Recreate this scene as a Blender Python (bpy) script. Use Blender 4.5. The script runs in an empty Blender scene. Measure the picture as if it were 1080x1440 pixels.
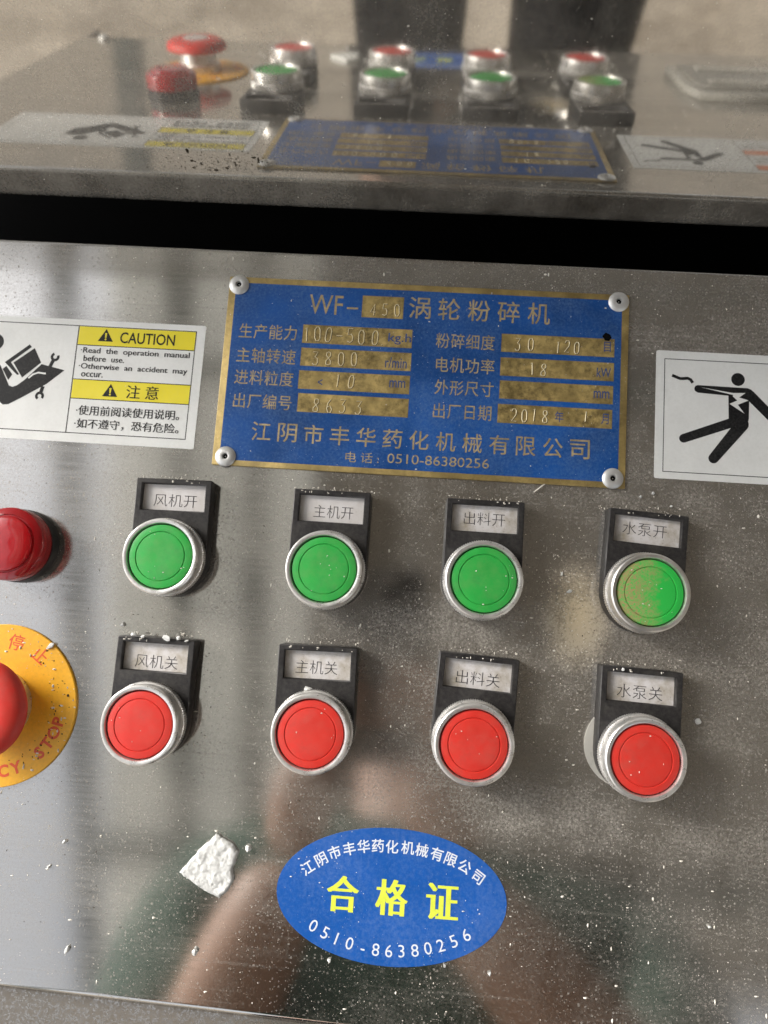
import bpy, bmesh, math, random
from mathutils import noise as mnoise, geometry as mgeo
from mathutils import Matrix, Vector, Euler
random.seed(7)
R = math.radians
PI = math.pi
sc = bpy.context.scene
COL = sc.collection

# ------------------------------------------------------------------ frame of the sloping desk
TILT = R(19.8)                      # the desk falls 20 degrees towards the operator
M = Matrix.Translation((0, 0, 0.90)) @ Matrix.Rotation(TILT, 4, 'X')
def mm(x, y, z=0.0): return Vector((x, y, z)) / 1000.0

# ------------------------------------------------------------------ camera
cam_d = bpy.data.cameras.new('camera')
cam = bpy.data.objects.new('camera', cam_d)
COL.objects.link(cam)
cam_d.sensor_fit = 'VERTICAL'
cam_d.sensor_height = 36.0
cam_d.lens = 36.0 * 1014.4 / 1440.0
cam_d.clip_start = 0.005
cam_d.clip_end = 500
cam.matrix_world = M @ Matrix.Translation(mm(4.42, -6.85, 283.35)) @ Euler((0.1326, 0.0364, 0.0683), 'XYZ').to_matrix().to_4x4()
cam_d.dof.use_dof = True
cam_d.dof.focus_distance = 0.272
cam_d.dof.aperture_fstop = 8.0
sc.camera = cam

# ------------------------------------------------------------------ sky, sun, exposure
SUN_EL, SUN_AZ = R(34), R(-72)      # azimuth measured from +y towards +x: the light comes from the left, a little behind the machine
world = bpy.data.worlds.new('World')
sc.world = world
world.use_nodes = True
wn = world.node_tree
bg = wn.nodes['Background']
sky = wn.nodes.new('ShaderNodeTexSky')
sky.sky_type = 'NISHITA'
sky.sun_disc = False
sky.sun_elevation = SUN_EL
sky.sun_rotation = SUN_AZ
sky.dust_density = 2.5
sky.air_density = 0.7
veil = wn.nodes.new('ShaderNodeHueSaturation')            # thin high cloud takes the blue out of the sky
veil.inputs['Saturation'].default_value = 0.18
veil.inputs['Value'].default_value = 1.25
wn.links.new(sky.outputs[0], veil.inputs['Color'])
wn.links.new(veil.outputs[0], bg.inputs[0])
bg.inputs[1].default_value = 0.15
sun_d = bpy.data.lights.new('sun', 'SUN')
sun_d.energy = 2.0
sun_d.angle = R(24)
sun_d.color = (1.0, 0.93, 0.84)
sun = bpy.data.objects.new('sun', sun_d)
COL.objects.link(sun)
sd = Vector((math.sin(SUN_AZ) * math.cos(SUN_EL), math.cos(SUN_AZ) * math.cos(SUN_EL), math.sin(SUN_EL)))
sun.rotation_euler = sd.to_track_quat('Z', 'Y').to_euler()
sc.view_settings.view_transform = 'Standard'
sc.view_settings.look = 'None'
sc.view_settings.gamma = 1.0
sc.view_settings.exposure = 0.95
sc.cycles.use_denoising = True
sc.cycles.max_bounces = 10
sc.cycles.glossy_bounces = 6
sc.cycles.diffuse_bounces = 4

# ------------------------------------------------------------------ materials
def new_mat(name):
    m = bpy.data.materials.new(name); m.use_nodes = True
    return m, m.node_tree, m.node_tree.nodes['Principled BSDF']
def node(nt, t, **kw):
    n = nt.nodes.new(t)
    for k, v in kw.items():
        if k in n.inputs: n.inputs[k].default_value = v
        else: setattr(n, k, v)
    return n
def coords(nt, scale=(1, 1, 1), which='Object'):
    tc = nt.nodes.new('ShaderNodeTexCoord'); mp = nt.nodes.new('ShaderNodeMapping')
    mp.inputs['Scale'].default_value = scale
    nt.links.new(tc.outputs[which], mp.inputs[0])
    return mp.outputs[0]
def noise(nt, vec, scale, detail=4, rough=0.55):
    n = nt.nodes.new('ShaderNodeTexNoise')
    n.inputs['Scale'].default_value = scale; n.inputs['Detail'].default_value = detail; n.inputs['Roughness'].default_value = rough
    nt.links.new(vec, n.inputs['Vector'])
    return n.outputs['Fac']
def ramp(nt, fac, a, b, lo=0.0, hi=1.0):
    n = nt.nodes.new('ShaderNodeMapRange')
    n.inputs['From Min'].default_value = a; n.inputs['From Max'].default_value = b
    n.inputs['To Min'].default_value = lo; n.inputs['To Max'].default_value = hi
    nt.links.new(fac, n.inputs['Value'])
    return n.outputs['Result']
def mth(nt, op, a, b=None, clamp=False):
    n = nt.nodes.new('ShaderNodeMath'); n.operation = op; n.use_clamp = clamp
    for i, v in enumerate((a, b)):
        if v is None: continue
        if isinstance(v, (int, float)): n.inputs[i].default_value = v
        else: nt.links.new(v, n.inputs[i])
    return n.outputs[0]
def mixc(nt, fac, a, b):
    n = nt.nodes.new('ShaderNodeMix'); n.data_type = 'RGBA'
    for s, v in ((n.inputs[6], a), (n.inputs[7], b)):
        if isinstance(v, tuple): s.default_value = (*v, 1)
        else: nt.links.new(v, s)
    if isinstance(fac, (int, float)): n.inputs[0].default_value = fac
    else: nt.links.new(fac, n.inputs[0])
    return n.outputs[2]
def bump(nt, b, h, dist=0.0001, strength=0.5):
    n = nt.nodes.new('ShaderNodeBump'); n.inputs['Distance'].default_value = dist; n.inputs['Strength'].default_value = strength
    nt.links.new(h, n.inputs['Height']); nt.links.new(n.outputs[0], b.inputs['Normal'])
def blob(nt, vec, cx, cy, rx, ry):
    """soft elliptical patch of settled dirt centred at (cx, cy) millimetres: 1 in the middle, 0 at the rim"""
    s = nt.nodes.new('ShaderNodeSeparateXYZ'); nt.links.new(vec, s.inputs[0])
    dx = mth(nt, 'DIVIDE', mth(nt, 'SUBTRACT', s.outputs[0], cx / 1000), rx / 1000)
    dy = mth(nt, 'DIVIDE', mth(nt, 'SUBTRACT', s.outputs[1], cy / 1000), ry / 1000)
    d = mth(nt, 'SQRT', mth(nt, 'ADD', mth(nt, 'MULTIPLY', dx, dx), mth(nt, 'MULTIPLY', dy, dy)))
    return ramp(nt, d, 1.0, 0.15)

def steel_material(name, rough, dust_lo, dust_hi, dust_col, metal=(0.585, 0.575, 0.555), grain=(25, 900, 25), patches=(), specks=True, xgrad=0.0, streak=0.04, wobble=0.04, gbump=0.15, grit=1.0, scratch=False):
    m, nt, b = new_mat(name)
    v = coords(nt)
    g = noise(nt, coords(nt, grain), 1.0, 3, 0.7)
    wob = noise(nt, v, 9.0, 3)
    b.inputs['Base Color'].default_value = (*metal, 1)
    nt.links.new(mixc(nt, g, tuple(c * 0.92 for c in metal), tuple(min(1, c * 1.08) for c in metal)), b.inputs['Base Color'])
    b.inputs['Metallic'].default_value = 1.0
    r = mth(nt, 'ADD', ramp(nt, g, 0.3, 0.7, rough, rough + streak), ramp(nt, wob, 0.35, 0.65, 0.0, wobble))
    nt.links.new(r, b.inputs['Roughness'])
    if gbump: bump(nt, b, g, 0.00002, gbump)
    d = nt.nodes.new('ShaderNodeBsdfPrincipled')
    d.inputs['Roughness'].default_value = 0.95
    d.inputs['Specular IOR Level'].default_value = 0.1
    tint = noise(nt, v, 30, 4)
    nt.links.new(mixc(nt, tint, tuple(c * 0.75 for c in dust_col), tuple(min(1, c * 1.2) for c in dust_col)), d.inputs['Base Color'])
    wv = nt.nodes.new('ShaderNodeTexNoise'); wv.inputs['Scale'].default_value = 14; wv.inputs['Detail'].default_value = 6; wv.inputs['Roughness'].default_value = 0.62; wv.inputs['Distortion'].default_value = 1.1
    nt.links.new(v, wv.inputs['Vector'])
    big = wv.outputs['Fac']
    mid = noise(nt, v, 75, 5, 0.7)
    fine = noise(nt, v, 900, 3, 0.8)
    f = mth(nt, 'ADD', mth(nt, 'MULTIPLY', big, 0.45), mth(nt, 'ADD', mth(nt, 'MULTIPLY', mid, 0.3), mth(nt, 'MULTIPLY', fine, 0.25)))
    f = ramp(nt, f, 0.39, 0.62, dust_lo, dust_hi)
    if xgrad:
        s = nt.nodes.new('ShaderNodeSeparateXYZ'); nt.links.new(v, s.inputs[0])
        f = mth(nt, 'ADD', f, ramp(nt, s.outputs[0], -0.15, 0.15, -xgrad, xgrad))
    dcol = None
    for (cx, cy, rx, ry, amt) in patches:
        p = blob(nt, v, cx, cy, rx, ry)
        if amt >= 0.5: dcol = p
        p = mth(nt, 'MULTIPLY', p, ramp(nt, mid, 0.3, 0.6, 0.5, 1.1))
        f = mth(nt, 'ADD', f, mth(nt, 'MULTIPLY', p, amt))
    if scratch:
        for sc_, amt, lim in (((7, 420, 1), 0.12, 0.60), ((260, 9, 1), 0.10, 0.66)):
            q = noise(nt, coords(nt, sc_), 1.0, 3, 0.6)
            f = mth(nt, 'ADD', f, ramp(nt, q, lim, lim + 0.08, 0, amt))
        wipe = noise(nt, coords(nt, (3.2, 26, 1)), 1.0, 4, 0.6)
        f = mth(nt, 'MULTIPLY', f, ramp(nt, wipe, 0.35, 0.6, 0.62, 1.2))
    f = mth(nt, 'MAXIMUM', f, 0.02)
    f = mth(nt, 'MULTIPLY', f, ramp(nt, fine, 0.35, 0.62, 1 - 0.4 * grit, 1 + 0.35 * grit))
    if specks:
        for vs_, amt in ((1500, 0.55), (800, 0.5)):      # separate grains, each a dot of its own size
            vo = nt.nodes.new('ShaderNodeTexVoronoi'); vo.inputs['Scale'].default_value = vs_
            nt.links.new(v, vo.inputs['Vector'])
            sc3 = nt.nodes.new('ShaderNodeSeparateColor'); nt.links.new(vo.outputs['Color'], sc3.inputs[0])
            size = ramp(nt, sc3.outputs[0], 0.45, 1.0, 0.0, 0.42)
            dot = ramp(nt, mth(nt, 'SUBTRACT', size, vo.outputs['Distance']), 0.0, 0.12, 0, amt)
            dens = ramp(nt, noise(nt, v, 26, 4), 0.36, 0.6, 0.25, 1.0)
            f = mth(nt, 'ADD', f, mth(nt, 'MULTIPLY', dot, dens))
    f = mth(nt, 'MINIMUM', f, 0.95)
    if dcol is not None:                                # the spilt powder there is beige, not grey
        src = d.inputs['Base Color'].links[0].from_socket
        nt.links.new(mixc(nt, dcol, src, (0.60, 0.50, 0.34)), d.inputs['Base Color'])
    mx = nt.nodes.new('ShaderNodeMixShader')
    nt.links.new(f, mx.inputs[0]); nt.links.new(b.outputs[0], mx.inputs[1]); nt.links.new(d.outputs[0], mx.inputs[2])
    nt.links.new(mx.outputs[0], nt.nodes['Material Output'].inputs[0])
    return m

def simple(name, col, rough=0.5, metal=0.0, var=0.12, vscale=60, bumpd=0.0, dust=0.0, dust_col=(0.5, 0.46, 0.38), spec=0.5, dscale=700):
    m, nt, b = new_mat(name)
    v = coords(nt)
    n = noise(nt, v, vscale, 4)
    c = mixc(nt, ramp(nt, n, 0.3, 0.7), tuple(x * (1 - var) for x in col), tuple(min(1, x * (1 + var)) for x in col))
    if dust:
        dn = mth(nt, 'MULTIPLY', noise(nt, v, dscale, 4, 0.75), mth(nt, 'ADD', noise(nt, v, 40, 3), 0.5))
        c = mixc(nt, ramp(nt, dn, 0.42, 0.78, 0, dust), c, dust_col)
    nt.links.new(c, b.inputs['Base Color'])
    nt.links.new(ramp(nt, n, 0.3, 0.7, max(0.02, rough - 0.06), min(1, rough + 0.08)), b.inputs['Roughness'])
    b.inputs['Metallic'].default_value = metal
    b.inputs['Specular IOR Level'].default_value = spec
    if bumpd: bump(nt, b, noise(nt, v, vscale * 12, 4, 0.7), bumpd, 0.6)
    return m

MT = {}
MT['panel'] = steel_material('desk_steel', 0.065, 0.09, 0.43, (0.36, 0.34, 0.305), xgrad=0.07, scratch=True,
    patches=[(68, -4, 17, 25, 0.85), (30, -14, 24, 20, 0.25), (0, 0, 17, 14, -0.13), (-2, -12, 22, 9, 0.16), (-8, 30, 9, 20, -0.14), (60, -84, 34, 16, 0.22), (-110, 22, 40, 22, 0.16), (-112, -134, 13, 12, -0.2), (20, -150, 190, 75, -0.22), (84, 40, 60, 12, 0.12), (-45, 20, 14, 40, -0.1), (52, 18, 12, 30, -0.12), (114, 0, 12, 50, -0.08)])
MT['wall'] = steel_material('upright_sheet_steel', 0.026, 0.10, 0.42, (0.44, 0.415, 0.365), metal=(0.62, 0.60, 0.56), grain=(6, 300, 700), specks=False, streak=0.012, wobble=0.02, gbump=0, grit=0.25, xgrad=-0.11,
    patches=[])
MT['dark_steel'] = steel_material('dark_brown_steel', 0.3, 0.5, 0.9, (0.06, 0.052, 0.04), metal=(0.35, 0.33, 0.30), specks=False)  # very dark brown coat over steel, rear flange only
MT['lip'] = steel_material('dirty_folded_steel', 0.16, 0.6, 0.9, (0.17, 0.15, 0.125))
MT['flange'] = steel_material('folded_steel', 0.3, 0.15, 0.4, (0.36, 0.33, 0.28), specks=False)
MT['alu'] = simple('satin_aluminium', (0.80, 0.79, 0.77), 0.3, 0.8, 0.08, 300, 0.00001, dust=0.2, dust_col=(0.6, 0.58, 0.52))
MT['alu_dusty'] = simple('powdered_aluminium', (0.72, 0.71, 0.69), 0.34, 0.85, 0.1, 200, 0.00002, dust=0.7, dust_col=(0.62, 0.54, 0.4))
MT['rivet'] = simple('white_aluminium', (0.66, 0.66, 0.64), 0.38, 0.55, 0.06, 300, 0.00002)
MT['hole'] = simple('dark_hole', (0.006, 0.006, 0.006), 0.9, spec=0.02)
MT['black'] = simple('black_plastic', (0.018, 0.017, 0.018), 0.42, 0, 0.2, 90, 0.00003, dust=0.16, dust_col=(0.2, 0.19, 0.17), spec=0.35)
MT['green'] = simple('green_plastic', (0.025, 0.38, 0.06), 0.42, 0, 0.1, 120, 0.00002, dust=0.42, dust_col=(0.16, 0.34, 0.10), dscale=220)
MT['green_rim'] = simple('green_plastic_rim', (0.02, 0.33, 0.05), 0.4, 0, 0.1, 120, 0.00001, dust=0.08, dust_col=(0.3, 0.45, 0.18))
MT['red'] = simple('red_plastic', (0.62, 0.032, 0.022), 0.38, 0, 0.08, 120, 0.00002, dust=0.34, dust_col=(0.50, 0.10, 0.07), dscale=220)
MT['red_rim'] = simple('red_plastic_rim', (0.56, 0.018, 0.016), 0.36, 0, 0.08, 120, 0.00001, dust=0.08, dust_col=(0.7, 0.3, 0.22))
MT['blue'] = simple('blue_etched_paint', (0.003, 0.066, 0.27), 0.34, 0, 0.38, 26, 0.00001, dust=0.42, dust_col=(0.16, 0.26, 0.44), dscale=900)
MT['brass'] = simple('dull_brass', (0.50, 0.37, 0.14), 0.4, 0.4, 0.35, 130, 0.00006, dust=0.95, dust_col=(0.11, 0.08, 0.03), dscale=380)
MT['brass_edge'] = simple('brass_edge', (0.46, 0.34, 0.13), 0.42, 0.45, 0.3, 90, 0.00003, dust=0.5, dust_col=(0.16, 0.12, 0.05), dscale=600)
MT['punch_shade'] = simple('painted_punch_shade', (0.09, 0.065, 0.025), 0.8, 0, 0.3, 300)  # dark colour painted in as the shade of the punched figures
MT['brass_letter'] = simple('brass_lettering', (0.42, 0.33, 0.18), 0.5, 0.15, 0.3, 400, dust=0.7, dust_col=(0.17, 0.14, 0.08))
MT['stamp'] = simple('stamped_brass', (0.80, 0.70, 0.45), 0.35, 0.15, 0.1, 300)
MT['blue_print'] = simple('blue_print', (0.03, 0.07, 0.22), 0.5, 0, 0.2, 400)
MT['white'] = simple('white_vinyl', (0.76, 0.77, 0.75), 0.35, 0, 0.05, 60, 0.00001, dust=0.2, dust_col=(0.5, 0.5, 0.46))
MT['ink'] = simple('black_ink', (0.008, 0.008, 0.009), 0.5, 0, 0.2, 300, spec=0.2, dust=0.1, dust_col=(0.3, 0.3, 0.28), dscale=1200)
MT['yellow'] = simple('yellow_print', (0.80, 0.68, 0.02), 0.38, 0, 0.04, 90, dust=0.12, dust_col=(0.6, 0.55, 0.2))
MT['orange_print'] = simple('orange_print', (0.75, 0.2, 0.05), 0.4)
MT['oval'] = simple('blue_vinyl', (0.008, 0.095, 0.40), 0.32, 0, 0.08, 50, 0.00001, dust=0.2, dust_col=(0.3, 0.4, 0.6))
MT['white_print'] = simple('white_print', (0.72, 0.76, 0.82), 0.4, 0, 0.06, 300)
MT['lemon_print'] = simple('lemon_print', (0.72, 0.80, 0.08), 0.4, 0, 0.05, 300)
MT['amber'] = simple('amber_card', (0.80, 0.41, 0.018), 0.42, 0, 0.08, 60, 0.00001, dust=0.3, dust_col=(0.3, 0.16, 0.03))
MT['red_print'] = simple('red_print', (0.66, 0.085, 0.02), 0.45, 0, 0.1, 300)
MT['chip'] = simple('crumbly_white_plaster', (0.74, 0.75, 0.73), 0.9, 0, 0.12, 500, 0.0006, spec=0.15)
MT['speck'] = simple('white_powder', (0.72, 0.69, 0.62), 0.95, 0, 0.1, 500, spec=0.1)
MT['grit'] = simple('dark_grit', (0.05, 0.042, 0.03), 0.95, 0, 0.3, 500, spec=0.1)
MT['card_ink'] = simple('grey_ink', (0.045, 0.042, 0.045), 0.6, 0, 0.3, 900)
MT['silver'] = simple('silver_disc', (0.6, 0.6, 0.58), 0.5, 0.3, 0.15, 300)

def add_scuffs(m, tint, amt=0.55):
    nt = m.node_tree; b = nt.nodes['Principled BSDF']
    src = b.inputs['Base Color'].links[0].from_socket
    v = coords(nt, (1, 1, 1))
    oi = nt.nodes.new('ShaderNodeObjectInfo')
    ad = nt.nodes.new('ShaderNodeVectorMath'); ad.operation = 'ADD'
    nt.links.new(v, ad.inputs[0])
    cmb = nt.nodes.new('ShaderNodeCombineXYZ'); nt.links.new(oi.outputs['Random'], cmb.inputs[0]); nt.links.new(oi.outputs['Random'], cmb.inputs[1]); nt.links.new(cmb.outputs[0], ad.inputs[1])
    big = noise(nt, ad.outputs[0], 95, 5, 0.75)
    mp = nt.nodes.new('ShaderNodeMapping'); mp.inputs['Scale'].default_value = (1, 12, 1); mp.inputs['Rotation'].default_value = (0, 0, 0.6); nt.links.new(ad.outputs[0], mp.inputs[0])
    scr = noise(nt, mp.outputs[0], 160, 3, 0.6)
    k = mth(nt, 'ADD', ramp(nt, big, 0.52, 0.75, 0, amt), ramp(nt, scr, 0.68, 0.76, 0, amt * 0.5), True)
    nt.links.new(mixc(nt, k, src, tint), b.inputs['Base Color'])
    nt.links.new(ramp(nt, big, 0.35, 0.7, 0.3, 0.62), b.inputs['Roughness'])
add_scuffs(MT['green'], (0.05, 0.24, 0.06)); add_scuffs(MT['red'], (0.42, 0.06, 0.04))
add_scuffs(MT['black'], (0.06, 0.056, 0.05), 0.7)
def card_material(name, stain):
    m, nt, b = new_mat(name)
    v = coords(nt)
    n = noise(nt, v, 130, 5, 0.7); e = noise(nt, v, 700, 3, 0.7)
    s = mth(nt, 'MULTIPLY', ramp(nt, n, 0.42, 0.72), stain)
    c = mixc(nt, s, (0.66, 0.64, 0.635), (0.30, 0.25, 0.16))
    c = mixc(nt, ramp(nt, e, 0.62, 0.75, 0, stain), c, (0.2, 0.17, 0.13))
    nt.links.new(c, b.inputs['Base Color']); b.inputs['Roughness'].default_value = 0.45
    return m
MT['card'] = card_material('paper_card', 0.25)
MT['card_dirty'] = card_material('stained_paper_card', 0.75)

def dusty_green():
    m, nt, b = new_mat('green_plastic_half_dusted')
    v = coords(nt)
    s = nt.nodes.new('ShaderNodeSeparateXYZ'); nt.links.new(v, s.inputs[0])
    n = noise(nt, v, 160, 5, 0.7); f = noise(nt, v, 1100, 3, 0.8)
    x = mth(nt, 'ADD', s.outputs[0], mth(nt, 'MULTIPLY', mth(nt, 'SUBTRACT', n, 0.5), 0.03))
    k = ramp(nt, x, 0.005, -0.006, 0.0, 0.95)
    k = mth(nt, 'MULTIPLY', k, ramp(nt, f, 0.38, 0.56, 0.12, 1.0), True)
    nt.links.new(mixc(nt, k, (0.028, 0.48, 0.07), (0.38, 0.26, 0.12)), b.inputs['Base Color'])
    nt.links.new(ramp(nt, k, 0, 1, 0.4, 0.95), b.inputs['Roughness'])
    bump(nt, b, f, 0.0001, 0.5)
    return m
MT['green_dusty'] = dusty_green()

def lens_red():
    m, nt, b = new_mat('red_lamp_lens')
    b.inputs['Base Color'].default_value = (0.62, 0.012, 0.02, 1)
    b.inputs['Roughness'].default_value = 0.12
    b.inputs['Transmission Weight'].default_value = 0.55
    b.inputs['Coat Weight'].default_value = 0.6
    nt.links.new(ramp(nt, noise(nt, coords(nt), 300, 3), 0.3, 0.7, 0.08, 0.25), b.inputs['Roughness'])
    return m
MT['lens'] = lens_red()
def concrete():
    m, nt, b = new_mat('beige_concrete')
    v = coords(nt, which='Generated') if False else coords(nt)
    n = noise(nt, v, 2.2, 6, 0.65); n2 = noise(nt, v, 22, 5, 0.7)
    k = mth(nt, 'ADD', mth(nt, 'MULTIPLY', n, 0.6), mth(nt, 'MULTIPLY', n2, 0.4))
    c = mixc(nt, ramp(nt, k, 0.38, 0.6), (0.20, 0.165, 0.125), (0.50, 0.44, 0.36))
    nt.links.new(c, b.inputs['Base Color']); b.inputs['Roughness'].default_value = 0.85
    bump(nt, b, n2, 0.004, 0.5)
    return m
MT['concrete'] = concrete()
MT['roof'] = simple('weathered_roof_sheet', (0.275, 0.265, 0.245), 0.7, 0, 0.25, 1.5)
def light_band_sheet():  # added translucent sheeting, makes a lighter band in the panel's reflection
    m, nt, b = new_mat('milky_light_band_sheet')
    n = noise(nt, coords(nt, (3, 0.6, 1)), 2.0, 4)
    t = nt.nodes.new('ShaderNodeBsdfTranslucent')
    nt.links.new(mixc(nt, ramp(nt, n, 0.3, 0.7), (0.34, 0.34, 0.31), (0.58, 0.58, 0.54)), t.inputs['Color'])
    b.inputs['Base Color'].default_value = (0.5, 0.5, 0.46, 1); b.inputs['Roughness'].default_value = 0.6
    mx = nt.nodes.new('ShaderNodeMixShader'); mx.inputs[0].default_value = 0.62
    nt.links.new(b.outputs[0], mx.inputs[1]); nt.links.new(t.outputs[0], mx.inputs[2])
    nt.links.new(mx.outputs[0], nt.nodes['Material Output'].inputs[0])
    return m
MT['light_band'] = light_band_sheet()
MT['plaster'] = simple('dull_plaster', (0.30, 0.27, 0.23), 0.85, 0, 0.25, 1.2)
MT['post'] = simple('dark_painted_steel', (0.10, 0.12, 0.12), 0.5, 0, 0.2, 5)
MT['skin'] = simple('skin', (0.36, 0.225, 0.165), 0.5, 0, 0.1, 20)
MT['shirt'] = simple('dark_green_shirt', (0.030, 0.065, 0.048), 0.9, 0, 0.3, 12, 0.001)
MT['trousers'] = simple('black_trousers', (0.007, 0.007, 0.008), 0.95, 0, 0.3, 12, 0.001, spec=0.1)
MT['hair'] = simple('black_hair', (0.012, 0.01, 0.009), 0.5, 0, 0.2, 60, 0.001)
MT['phone'] = simple('grey_phone_back', (0.13, 0.125, 0.12), 0.35, 0, 0.1, 20)
MT['clear'] = simple('cloudy_clear_plastic', (0.46, 0.45, 0.41), 0.3, 0, 0.1, 60)
MT['meter'] = simple('dim_meter_face', (0.30, 0.29, 0.26), 0.4, 0, 0.2, 60, dust=0.4, dust_col=(0.12, 0.11, 0.1), dscale=200)
MT['eye'] = simple('eye_white', (0.7, 0.68, 0.64), 0.3)

# ------------------------------------------------------------------ mesh helpers (millimetres in, metres out)
def link_mesh(name, verts, faces, mat, parent=None, smooth=True, angle=35, mats=None):
    me = bpy.data.meshes.new(name)
    me.from_pydata([tuple(c / 1000.0 for c in v) for v in verts], [], faces)
    me.materials.append(mat)
    me.validate()
    if smooth:
        me.polygons.foreach_set('use_smooth', [True] * len(me.polygons))
        me.set_sharp_from_angle(angle=R(angle))
    o = bpy.data.objects.new(name, me)
    COL.objects.link(o)
    if parent is not None: o.parent = parent
    return o
def lathe(name, prof, mat, parent=None, seg=72, c=(0, 0), mod=None, angle=30):
    """prof: (radius, height) from the outside foot up and inwards"""
    vs, fs = [], []
    for i in range(seg):
        a = 2 * PI * i / seg
        for j, (r, z) in enumerate(prof):
            rr = r + (mod(i, j) if mod else 0)
            vs.append((c[0] + rr * math.cos(a), c[1] + rr * math.sin(a), z))
    n = len(prof)
    for i in range(seg):
        k = (i + 1) % seg
        for j in range(n - 1):
            fs.append((i * n + j, k * n + j, k * n + j + 1, i * n + j + 1))
    if prof[-1][0] < 0.02: pass
    else: fs.append([i * n + n - 1 for i in range(seg)])
    if prof[0][0] < 0.02: pass
    return link_mesh(name, vs, fs, mat, parent, True, angle)
def ring(name, prof, mat, parent=None, seg=72, mod=None, angle=30):
    """closed profile swept round the axis"""
    vs, fs = [], []
    n = len(prof)
    for i in range(seg):
        a = 2 * PI * i / seg
        for j, (r, z) in enumerate(prof):
            rr = r + (mod(i, j) if mod else 0)
            vs.append((rr * math.cos(a), rr * math.sin(a), z))
    for i in range(seg):
        k = (i + 1) % seg
        for j in range(n):
            fs.append((i * n + j, k * n + j, k * n + (j + 1) % n, i * n + (j + 1) % n))
    return link_mesh(name, vs, fs, mat, parent, True, angle)
def box(name, x0, x1, y0, y1, z0, z1, mat, parent=None, bev=0.0, seg=2):
    bm = bmesh.new()
    bmesh.ops.create_cube(bm, size=1.0)
    for v in bm.verts:
        v.co = Vector(((x0 + x1) / 2 + v.co.x * (x1 - x0), (y0 + y1) / 2 + v.co.y * (y1 - y0), (z0 + z1) / 2 + v.co.z * (z1 - z0))) / 1000
    if bev: bmesh.ops.bevel(bm, geom=bm.edges[:], offset=bev / 1000, segments=seg, affect='EDGES', profile=0.5)
    me = bpy.data.meshes.new(name); bm.to_mesh(me); bm.free()
    me.materials.append(mat)
    me.polygons.foreach_set('use_smooth', [True] * len(me.polygons)); me.set_sharp_from_angle(angle=R(50))
    o = bpy.data.objects.new(name, me); COL.objects.link(o)
    if parent is not None: o.parent = parent
    return o
_dg = bpy.context.evaluated_depsgraph_get
def curve_to_obj(cu, name, mat, parent, fit=None, z=0.0):
    tmp = bpy.data.objects.new('tmp', cu); COL.objects.link(tmp)
    dg = _dg(); dg.update()
    me = bpy.data.meshes.new_from_object(tmp.evaluated_get(dg))
    bpy.data.objects.remove(tmp)
    me.name = name
    me.materials.clear(); me.materials.append(mat)
    if fit:
        (cx, cy, w, h, rot) = fit
        xs = [v.co.x for v in me.vertices]; ys = [v.co.y for v in me.vertices]
        x0, x1, y0, y1 = min(xs), max(xs), min(ys), max(ys)
        sx = w / max(1e-6, x1 - x0); sy = h / max(1e-6, y1 - y0) if h else sx
        ca, sa = math.cos(rot), math.sin(rot)
        for v in me.vertices:
            x = (v.co.x - (x0 + x1) / 2) * sx; y = (v.co.y - (y0 + y1) / 2) * sy
            v.co = Vector(((cx + x * ca - y * sa) / 1000, (cy + x * sa + y * ca) / 1000, z / 1000))
    me.update()
    o = bpy.data.objects.new(name, me); COL.objects.link(o)
    if parent is not None: o.parent = parent
    return o
def lettering(s, xl, xr, yc, h, z, mat, parent, rot=0.0, weight=0.0, spacing=1.0, name='lettering', double=0.0):
    cu = bpy.data.curves.new('t', 'FONT'); cu.body = s; cu.size = 1.0; cu.offset = weight
    cu.space_character = spacing; cu.resolution_u = 3; cu.fill_mode = 'FRONT'
    o = curve_to_obj(cu, name, mat, parent, ((xl + xr) / 2, yc, xr - xl, h, rot), z)
    if double:                       # broad vertical strokes, thin horizontal ones, as in printed Song type
        me = o.data; n = len(me.vertices)
        vs = [tuple(v.co) for v in me.vertices]; fs = [tuple(p.vertices) for p in me.polygons]
        V, F = [], []
        for k, dx in enumerate((-double, -double / 3, double / 3, double)):
            V += [(x + dx / 1000, y, zz + k * 0.000008) for x, y, zz in vs]; F += [tuple(i + k * n for i in f) for f in fs]
        m2 = bpy.data.meshes.new(name); m2.from_pydata(V, [], F); m2.materials.append(mat); o.data = m2
    return o
def glyphs_along(chars, spots, size, z, mat, parent, weight=0.0, name='lettering', inward=False):
    """one mesh of separate characters: spots = (x, y, rotation)"""
    V, F = [], []
    for ch, (x, y, r) in zip(chars, spots):
        if ch == ' ': continue
        cu = bpy.data.curves.new('t', 'FONT'); cu.body = ch; cu.size = 1.0; cu.offset = weight; cu.resolution_u = 3; cu.fill_mode = 'FRONT'
        tmp = bpy.data.objects.new('tmp', cu); COL.objects.link(tmp); dg = _dg(); dg.update()
        me = bpy.data.meshes.new_from_object(tmp.evaluated_get(dg)); bpy.data.objects.remove(tmp)
        if not len(me.vertices): continue
        xs = [v.co.x for v in me.vertices]; ys = [v.co.y for v in me.vertices]
        cx = (min(xs) + max(xs)) / 2; cy = 0.37
        ca, sa = math.cos(r), math.sin(r); n = len(V)
        for v in me.vertices:
            a = (v.co.x - cx) * size; b = (v.co.y - cy) * size
            V.append((x + a * ca - b * sa, y + a * sa + b * ca, z))
        F += [tuple(i + n for i in p.vertices) for p in me.polygons]
        bpy.data.meshes.remove(me)
    return link_mesh(name, V, F, mat, parent, False)
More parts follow.
